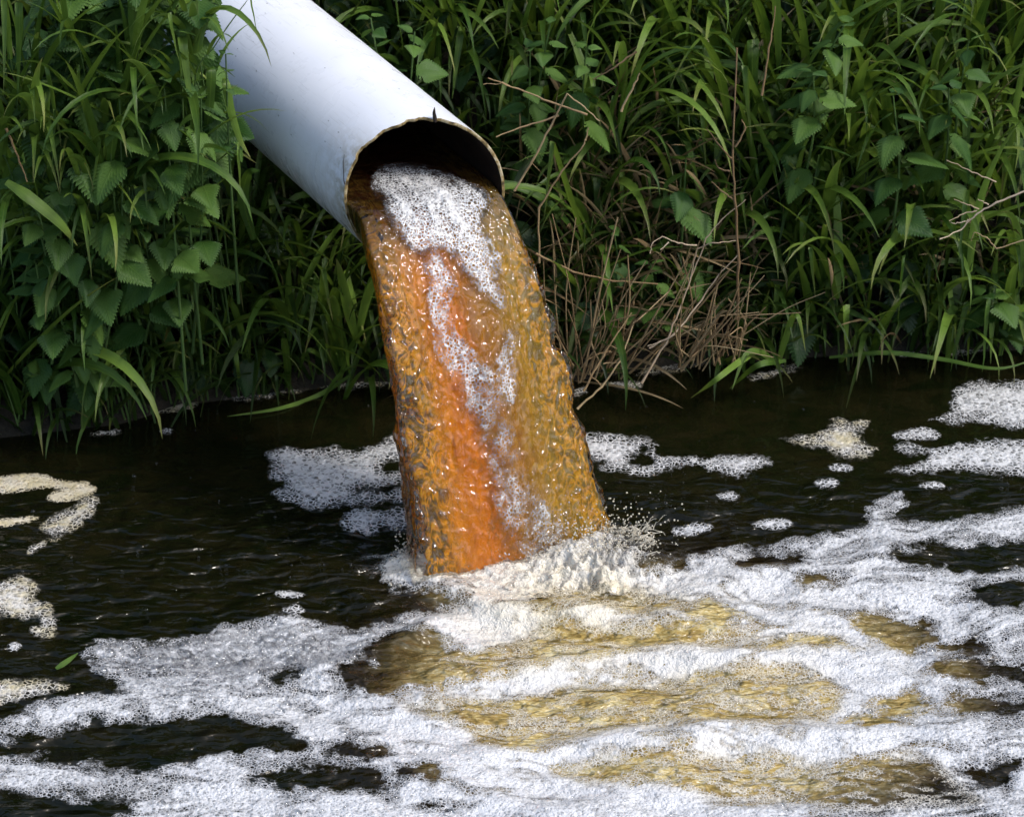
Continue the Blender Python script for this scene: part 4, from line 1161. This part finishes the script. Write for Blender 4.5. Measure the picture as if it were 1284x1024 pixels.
# ---- grass tussocks
def tussock(px, py, label, n=18, size=0.30, seed=0, spread=0.06, out=0.04, az_bias=0.0):
    if px < 260: out = 0.17 if py < 380 else 0.03; n = int(n * 1.7)
    if px > 500: n = int(n * 1.5); size *= 1.1
    rg = np.random.default_rng(3000 + seed)
    P = ray_bank(px, py); P = P + np.array([0, -out, 0.0])
    if P[1] < foot_y(P[0]): P[2] = -0.01
    tall = px < 300 and py < 260
    if tall:
        P = at_y(px, py + 30, 5.60)
        root = np.array([P[0], float(foot_y(P[0])) + 0.02, 0.01])
        mid = P
        P = root
    e = empty('grass_tussock', P)
    tag(e, label, 'grass tuft', 'long grass tufts on the bank')
    ns = max(3, n // 5); stems = []
    for k in range(ns):
        h = size * rg.uniform(0.45, 1.0); a = camaz(rg, 0.9) + az_bias
        b = P + np.array([rg.normal() * spread, rg.uniform(-0.02, 0.04), 0])
        tip = b + np.array([math.cos(a) * h * 0.25, math.sin(a) * h * 0.30, h])
        line = smooth_line([b, (b + tip) / 2 + [0, 0.01, 0.01], tip], 10)
        if tall:
            b2 = mid + np.array([rg.normal() * 0.05, rg.uniform(-0.03, 0.03), rg.uniform(-0.04, 0.06)])
            tip = b2 + np.array([math.cos(a) * h * 0.25, math.sin(a) * h * 0.2, h * 0.45])
            line = smooth_line([b, b * 0.45 + b2 * 0.55 + [0, 0.02, 0], b2, tip], 18)
        V, Q, uv = tube(line, np.linspace(0.0024, 0.0012, len(line)), 5)
        obj('stem', quads_mesh('grass_stem', V - P, Q, uv), STEM_M, e)
        stems.append(line)
    for k in range(n):
        ln = stems[k % ns]; q = ln[int(rg.uniform(0.5 if tall else 0.05, 1.0) * (len(ln) - 1))]
        a = camaz(rg, 1.15) + az_bias
        v = rg.integers(len(BL))
        place(BL_ME[v], e, 'blade', q, rotm(a, rg.uniform(-0.45, 0.2), 0), size * rg.uniform(0.7, 1.45), P)
    return e
TUSS = [
    (130, 60, 'grass tuft arching high among the nettles at upper left', 14, 0.26),
    (30, 170, 'grass tuft hanging over the nettles against the left edge', 14, 0.28),
    (170, 210, 'bright grass tuft arching over the nettles left of the pipe flank', 16, 0.28),
    (120, 340, 'long leaning grass tuft in front of the lower left nettles', 16, 0.30),
    (25, 520, 'tuft of wide upright blades rising from the water at the left edge', 12, 0.36),
    (70, 400, 'grass tuft near the left edge, above the upright blades', 14, 0.34),
    (60, 300, 'grass tuft at the left edge with one very wide slanting blade', 14, 0.34),
    (110, 210, 'grass tuft arching through the nettles at upper left', 14, 0.30),
    (190, 130, 'bright arching grass tuft high on the left, near the pipe', 18, 0.26),
    (235, 90, 'bright grass tuft leaning against the top left flank of the pipe', 18, 0.26),
    (60, 110, 'grass tuft in the upper left corner among nettles', 12, 0.28),
    (180, 500, 'grass tuft at the waterline left of the long thin scum raft', 16, 0.32),
    (150, 420, 'slender grass tuft in the shade at lower left', 16, 0.32),
    (230, 400, 'grass tuft below the pipe with folded blades', 18, 0.32),
    (215, 300, 'grass tuft left of the lower pipe flank, with upright stems', 16, 0.30),
    (290, 460, 'grass tuft rising from the left end of the long thin scum raft', 18, 0.32),
    (300, 350, 'shaded grass tuft directly under the pipe', 16, 0.28),
    (365, 470, 'grass tuft behind the right end of the long thin scum raft', 18, 0.32),
    (380, 390, 'grass tuft under the pipe, midway to its mouth', 16, 0.26),
    (430, 465, 'grass tuft immediately left of the falling stream', 18, 0.30),
    (430, 380, 'dark grass tuft behind the left rim of the pipe mouth', 14, 0.22),
    (540, 60, 'grass tuft beyond the pipe at the top, above its mouth', 14, 0.28),
    (600, 120, 'grass tuft leaning over the right shoulder of the pipe', 14, 0.28),
    (660, 130, 'grass tuft right of the pipe mouth behind crossed dry stalks', 14, 0.28),
    (760, 230, 'grass tuft above the broad dark nettle right of the stream', 16, 0.30),
    (740, 400, 'sparse grass tuft right of the stream among brown stems', 12, 0.30),
    (810, 150, 'grass tuft with long hanging blades in the upper middle of the right bank', 18, 0.30),
    (800, 300, 'grass tuft over the pale forked twig', 16, 0.28),
    (880, 110, 'grass tuft at the top left of the dead brown stalk', 18, 0.30),
    (900, 240, 'grass tuft tangled round the dead brown stalk', 16, 0.30),
    (950, 170, 'bright grass tuft just right of the dead brown stalk', 20, 0.32),
    (960, 330, 'grass tuft hanging above the yellowish pointed scum raft', 20, 0.32),
    (1000, 430, 'grass tuft at the right waterline beside the pointed scum raft', 16, 0.28),
    (1020, 250, 'dense arching grass tuft in the centre of the right bank', 22, 0.32),
    (1040, 360, 'grass tuft of fine drooping blades above the flat scum raft', 20, 0.32),
    (1070, 150, 'tall arching grass tuft in the upper right bank', 18, 0.32),
    (1100, 290, 'dense grass tuft left of the bare twig at the right edge', 22, 0.32),
    (1100, 420, 'grass tuft at the waterline over the rounded pale scum raft', 16, 0.28),
    (1150, 370, 'grass tuft low on the right above the waterline', 20, 0.30),
    (1170, 230, 'arching grass tuft near the right edge at mid height', 20, 0.32),
    (1220, 160, 'grass tuft with long curved blades at the upper right edge', 18, 0.32),
    (1230, 300, 'grass tuft behind the bare pale twig at the right edge', 16, 0.30),
    (1210, 420, 'grass tuft at the waterline in the right corner of the bank', 16, 0.26),
]
for i, (a, b, lab, n, sz) in enumerate(TUSS): tussock(a, b, lab, n, sz, seed=i)

# ---- bent grass lying on the water
def ribbon_px(pts, width, fold=0.3):
    L = smooth_line([at_y(a, b, Yd) if Yd is not None else on_water(a, b, 0.006) for a, b, Yd in pts], 26)
    n = len(L); T = np.gradient(L, axis=0); T /= np.linalg.norm(T, axis=1)[:, None]
    side = np.cross(T, [0.1, -0.75, 0.6]); side /= np.linalg.norm(side, axis=1)[:, None]
    N = np.cross(side, T)
    t = np.linspace(0, 1, n); w = width * np.minimum(1, 0.5 + 2 * t) * (1 - t ** 3) + 0.0004
    V = np.stack([L + side * w[:, None], L + N * (w * fold)[:, None], L - side * w[:, None]], 1).reshape(-1, 3)
    uv = np.stack([np.tile([0, 0.5, 1], n), np.repeat(t, 3)], -1)
    return V, grid_quads(3, n), uv
def blade_thing(pts_list, width, label, mat='grass'):
    first = pts_list[0][0]
    root = at_y(*first) if first[2] is not None else on_water(first[0], first[1])
    e = empty('bent_grass', root); tag(e, label, 'grass')
    for pts in pts_list:
        V, Q, uv = ribbon_px(pts, width)
        obj('blade', quads_mesh('bent_blade', V - root, Q, uv), M[mat], e)
yb = 5.90
blade_thing([[(975, 460, 5.93), (985, 425, 5.90), (994, 398, 5.88), (1002, 400, 5.86), (1010, 440, 5.86)],
             [(975, 458, 5.93), (955, 442, 5.88), (935, 445, 5.84), (918, 488, 5.79)],
             [(950, 440, 5.9), (925, 455, 5.82), (895, 478, 5.76), (866, 499, None)],
             [(985, 452, 5.93), (950, 458, 5.86), (915, 487, None)]], 0.007, 'bent grass blades dipping into the dark water right of the dry stalks')
blade_thing([[(1040, 448, 6.0), (1110, 442, 5.95), (1180, 450, 5.92), (1249, 462, 5.86), (1300, 450, 5.86)]], 0.005, 'long green blade lying across the water at the right edge')
blade_thing([[(440, 470, 5.9), (400, 495, None), (350, 512, None), (285, 522, None)], [(410, 452, 5.92), (385, 440, 5.88), (372, 480, None)]], 0.005, 'thin blades lying on the water left of the stream')
blade_thing([[(288, 452, 5.88), (292, 425, 5.85), (298, 460, 5.8), (302, 492, None)]], 0.0055, 'single bent blade stuck into the long thin scum raft')
blade_thing([[(70, 838, None), (85, 828, None), (98, 818, None)]], 0.005, 'short green blade floating left of the main foam sheet')
# bright blades hanging in front of the pipe's left flank
blade_thing([[(262, 86, 5.62), (265, 92, 5.60), (262, 140, 5.60), (256, 190, 5.60), (254, 215, 5.60)]], 0.0095, 'broad pale green blade hanging down beside the pipe flank')
blade_thing([[(281, 98, 5.60), (284, 108, 5.58), (290, 140, 5.58), (301, 175, 5.58), (314, 198, 5.58)]], 0.0085, 'pale blade hanging over the edge of the pipe flank')
blade_thing([[(8, 228, 5.5), (40, 250, 5.48), (75, 280, 5.48), (97, 308, 5.5)]], 0.012, 'very wide blade slanting down from the left edge')
blade_thing([[(318, 300, 5.75), (305, 250, 5.7), (312, 218, 5.66), (326, 214, 5.64)]], 0.012, 'broad folded blade right under the lower pipe flank')

# ---- dry stalks and twigs (world polylines)
def stalk(lines, label, name='dry_stalk', cat='dry stalk', mat='dry', r=0.0024, group='dry stalks right of the stream'):
    f = lines[0][0]; root = at_y(*f)
    e = empty(name, root); tag(e, label, cat, group)
    for j, ln in enumerate(lines):
        pts = np.array([at_y(*q) for q in ln])
        L = []
        for i in range(len(pts) - 1):
            for t in np.linspace(0, 1, 5, endpoint=False): L.append(pts[i] + (pts[i + 1] - pts[i]) * t + RNG.normal(size=3) * 0.0009)
        L.append(pts[-1]); L = np.array(L)
        rad = r * (0.62 if j else 1.0) * np.linspace(1, 0.45, len(L)) * (1 + 0.25 * (np.arange(len(L)) % 5 == 0))
        V, Q, uv = tube(L, rad, 6)
        obj('main_stem' if j == 0 else 'side_stem', quads_mesh('stalk', V - root, Q, uv), M[mat], e)
    return e
y0 = 5.84
stalk([[(737, 144, y0), (690, 128, y0), (650, 112, y0), (612, 98, y0 - .05)], [(650, 112, y0), (630, 104, y0 - .02), (606, 106, y0 - .05)]], 'pale straw stalk pointing left above the right rim of the pipe')
stalk([[(700, 145, y0), (660, 158, y0), (622, 172, y0 - .03)]], 'straight straw stalk ending just off the right rim of the pipe')
stalk([[(645, 240, y0), (668, 200, y0), (690, 160, y0), (711, 118, y0 - .02), (732, 134, y0), (752, 152, y0)]], 'sharply folded brown stalk like an upturned V, right of the pipe mouth')
stalk([[(676, 330, y0), (676, 260, y0), (705, 215, y0), (733, 180, y0), (738, 160, y0)], [(733, 176, y0), (737, 165, y0)]], 'long stalk rising from beside the stream and bending right')
stalk([[(672, 318, y0 - .05), (718, 341, y0 - .05), (770, 352, y0 - .03), (825, 356, y0)]], 'single pale kinked stalk lying nearly level beside the stream', r=0.0026)
stalk([[(900, 450, y0 + .04), (935, 410, y0), (960, 385, y0)], [(925, 420, y0), (880, 442, y0)]], 'low brown stalk leaning right above the mottled scum raft', mat='dry_dark')
stalk([[(804, 480, y0 - .06), (835, 430, y0 - .04), (850, 392, y0 - .02), (866, 350, y0), (874, 312, y0)], [(874, 312, y0), (895, 304, y0 - .02), (925, 302, y0)], [(874, 308, y0), (850, 305, y0 - .02), (830, 297, y0 - .03), (819, 304, y0 - .04), (815, 318, y0 - .05)], [(838, 304, y0 - .03), (828, 313, y0 - .04)], [(866, 350, y0), (885, 300, y0), (905, 275, y0), (935, 250, y0)]], 'pale forked twig curling over to the left, standing in the small scum raft', 'dead_twig', 'twig', 'twig', 0.0026)
stalk([[(724, 512, y0 - .12), (755, 485, y0 - .10), (778, 452, y0 - .08), (795, 405, y0 - .05), (838, 366, y0)], [(755, 485, y0 - .1), (740, 470, y0 - .1), (746, 445, y0 - .1), (766, 440, y0 - .08)], [(757, 456, y0 - .08), (780, 454, y0 - .08)]], 'angular brown stalk whose foot dips in the water right of the stream')
stalk([[(732, 490, y0 - .1), (748, 460, y0 - .08), (770, 425, y0 - .06), (792, 392, y0 - .03)]], 'short straw stalk parallel to and left of the angular one')
stalk([[(815, 436, y0 - .04), (845, 420, y0 - .04), (880, 375, y0), (900, 345, y0), (925, 320, y0)], [(845, 420, y0 - .03), (828, 428, y0 - .04), (812, 434, y0 - .05)]], 'pale twig slanting up right above the dry stalk clump', 'dead_twig', 'twig', 'twig', 0.0022)
stalk([[(924, 400, y0 + .02), (926, 330, y0), (922, 250, y0), (918, 200, y0), (924, 60, y0 + .05)], [(918, 200, y0), (900, 180, y0 - .02), (886, 162, y0 - .03)], [(915, 215, y0), (902, 212, y0), (896, 200, y0)], [(922, 185, y0), (935, 160, y0), (930, 150, y0)], [(920, 250, y0), (905, 240, y0), (892, 228, y0)]], 'tall dead brown stalk with broken side shoots in the right bank', mat='dry_dark', r=0.0034)
stalk([[(955, 120, y0 + .05), (965, 60, y0 + .06), (972, 8, y0 + .08)]], 'brown stem near the top edge, right of the tall dead stalk', mat='dry_dark')
stalk([[(798, 65, y0), (770, 85, y0), (744, 100, y0 + .02)]], 'short brown stalk slanting at the top, behind hanging blades', mat='dry_dark')
stalk([[(778, 140, y0), (796, 105, y0), (802, 92, y0)]], 'short light brown dead leaf sheath high in the right bank')
tw = 5.80
stalk([[(1290, 238, tw), (1249, 254, tw), (1225, 268, tw), (1205, 288, tw), (1178, 300, tw - .03)], [(1225, 264, tw), (1208, 268, tw), (1190, 277, tw - .02)], [(1228, 262, tw), (1212, 256, tw), (1196, 250, tw)], [(1249, 228, tw), (1220, 215, tw), (1187, 201, tw - .02)], [(1240, 256, tw), (1226, 250, tw)], [(1215, 276, tw), (1200, 280, tw), (1192, 279, tw)]], 'bare pale forked twig reaching in from the right edge', 'dead_twig', 'twig', 'twig', 0.0024, None)
stalk([[(1290, 300, tw), (1249, 312, tw), (1238, 298, tw), (1222, 291, tw), (1218, 302, tw)]], 'small curled brown twig below the bare pale one at the right edge', 'dead_twig', 'twig', 'dry', 0.0016, None)
stalk([[(7, 160, 5.5), (18, 185, 5.5), (26, 205, 5.5), (34, 228, 5.5)]], 'reddish brown dry stalk at the left edge among nettles', 'dry_stalk', 'dry stalk', 'dry', 0.0028, None)
def tuft(px0, px1, py, n, label, h, lean, seed):
    rg = np.random.default_rng(seed)
    f = at_y((px0 + px1) / 2, py, y0 + 0.03); e = empty('dry_tuft', f)
    tag(e, label, 'dry grass', 'tufts of dead stems right of the stream')
    for k in range(n):
        a = rg.uniform(px0, px1); hh = h * rg.uniform(0.35, 1.1); dx = hh * (lean + rg.normal() * 0.30)
        Yd = y0 + 0.04 - rg.uniform(0, 0.10)
        p0 = at_y(a, py + rg.uniform(-12, 14), Yd + 0.03); p1 = at_y(a + dx, py - hh, Yd - 0.02)
        mid = (p0 + p1) / 2 + np.array([rg.normal() * 0.018, -0.01, 0.008])
        if rg.random() < 0.4: p1 = p1 + np.array([rg.normal() * 0.05, -0.03, -0.06])
        L = smooth_line([p0, mid, p1], 10)
        V, Q, uv = tube(L, np.linspace(0.0023, 0.0012, len(L)) * rg.uniform(0.6, 1.25), 5)
        obj('dry_stem', quads_mesh('dry_stem', V - f, Q, uv), M['dry'] if rg.random() < 0.75 else M['dry_dark'], e)
tuft(700, 740, 470, 15, 'tuft of upright brown stems close to the right side of the stream', 190, 0.10, 21)
tuft(735, 790, 462, 16, 'tuft of dead stems leaning right behind the angular stalk', 150, 0.45, 22)
tuft(850, 885, 452, 20, 'dense fan of dead stems above the mottled scum raft', 120, 0.62, 23)
tuft(886, 930, 450, 14, 'loose dead stems right of the dense fan', 130, 0.30, 24)

# ---- floating leaf litter at left
def litter(poly, label, seed, col='dry'):
    o, _, _ = make_foam('floating_leaf', [poly], [], 0.004, 0.003, M['foam_scum'], wob=4.0, cream=1.0, wetf=0.6, base_d=0.5, gradw=6.0)
    tag(o, label, 'leaf litter', 'leaf litter floating at the left edge')
litter([(-20, 603), (9, 598), (50, 597), (75, 604), (112, 607), (100, 614), (60, 612), (20, 618), (-20, 618)], 'tan rotting leaf floating at the left edge, upper one', 1)
litter([(60, 622), (95, 612), (115, 610), (120, 616), (95, 626), (70, 630)], 'tan rotting leaf beside the curved creamy foam raft', 2)
litter([(-20, 655), (9, 652), (30, 650), (46, 650), (25, 657), (-20, 663)], 'narrow pale leaf lying at the left edge below the tan ones', 3)
litter([(190, 512), (215, 503), (245, 505), (240, 513), (205, 516)], 'brown leaf scrap at the waterline below the pipe', 4)
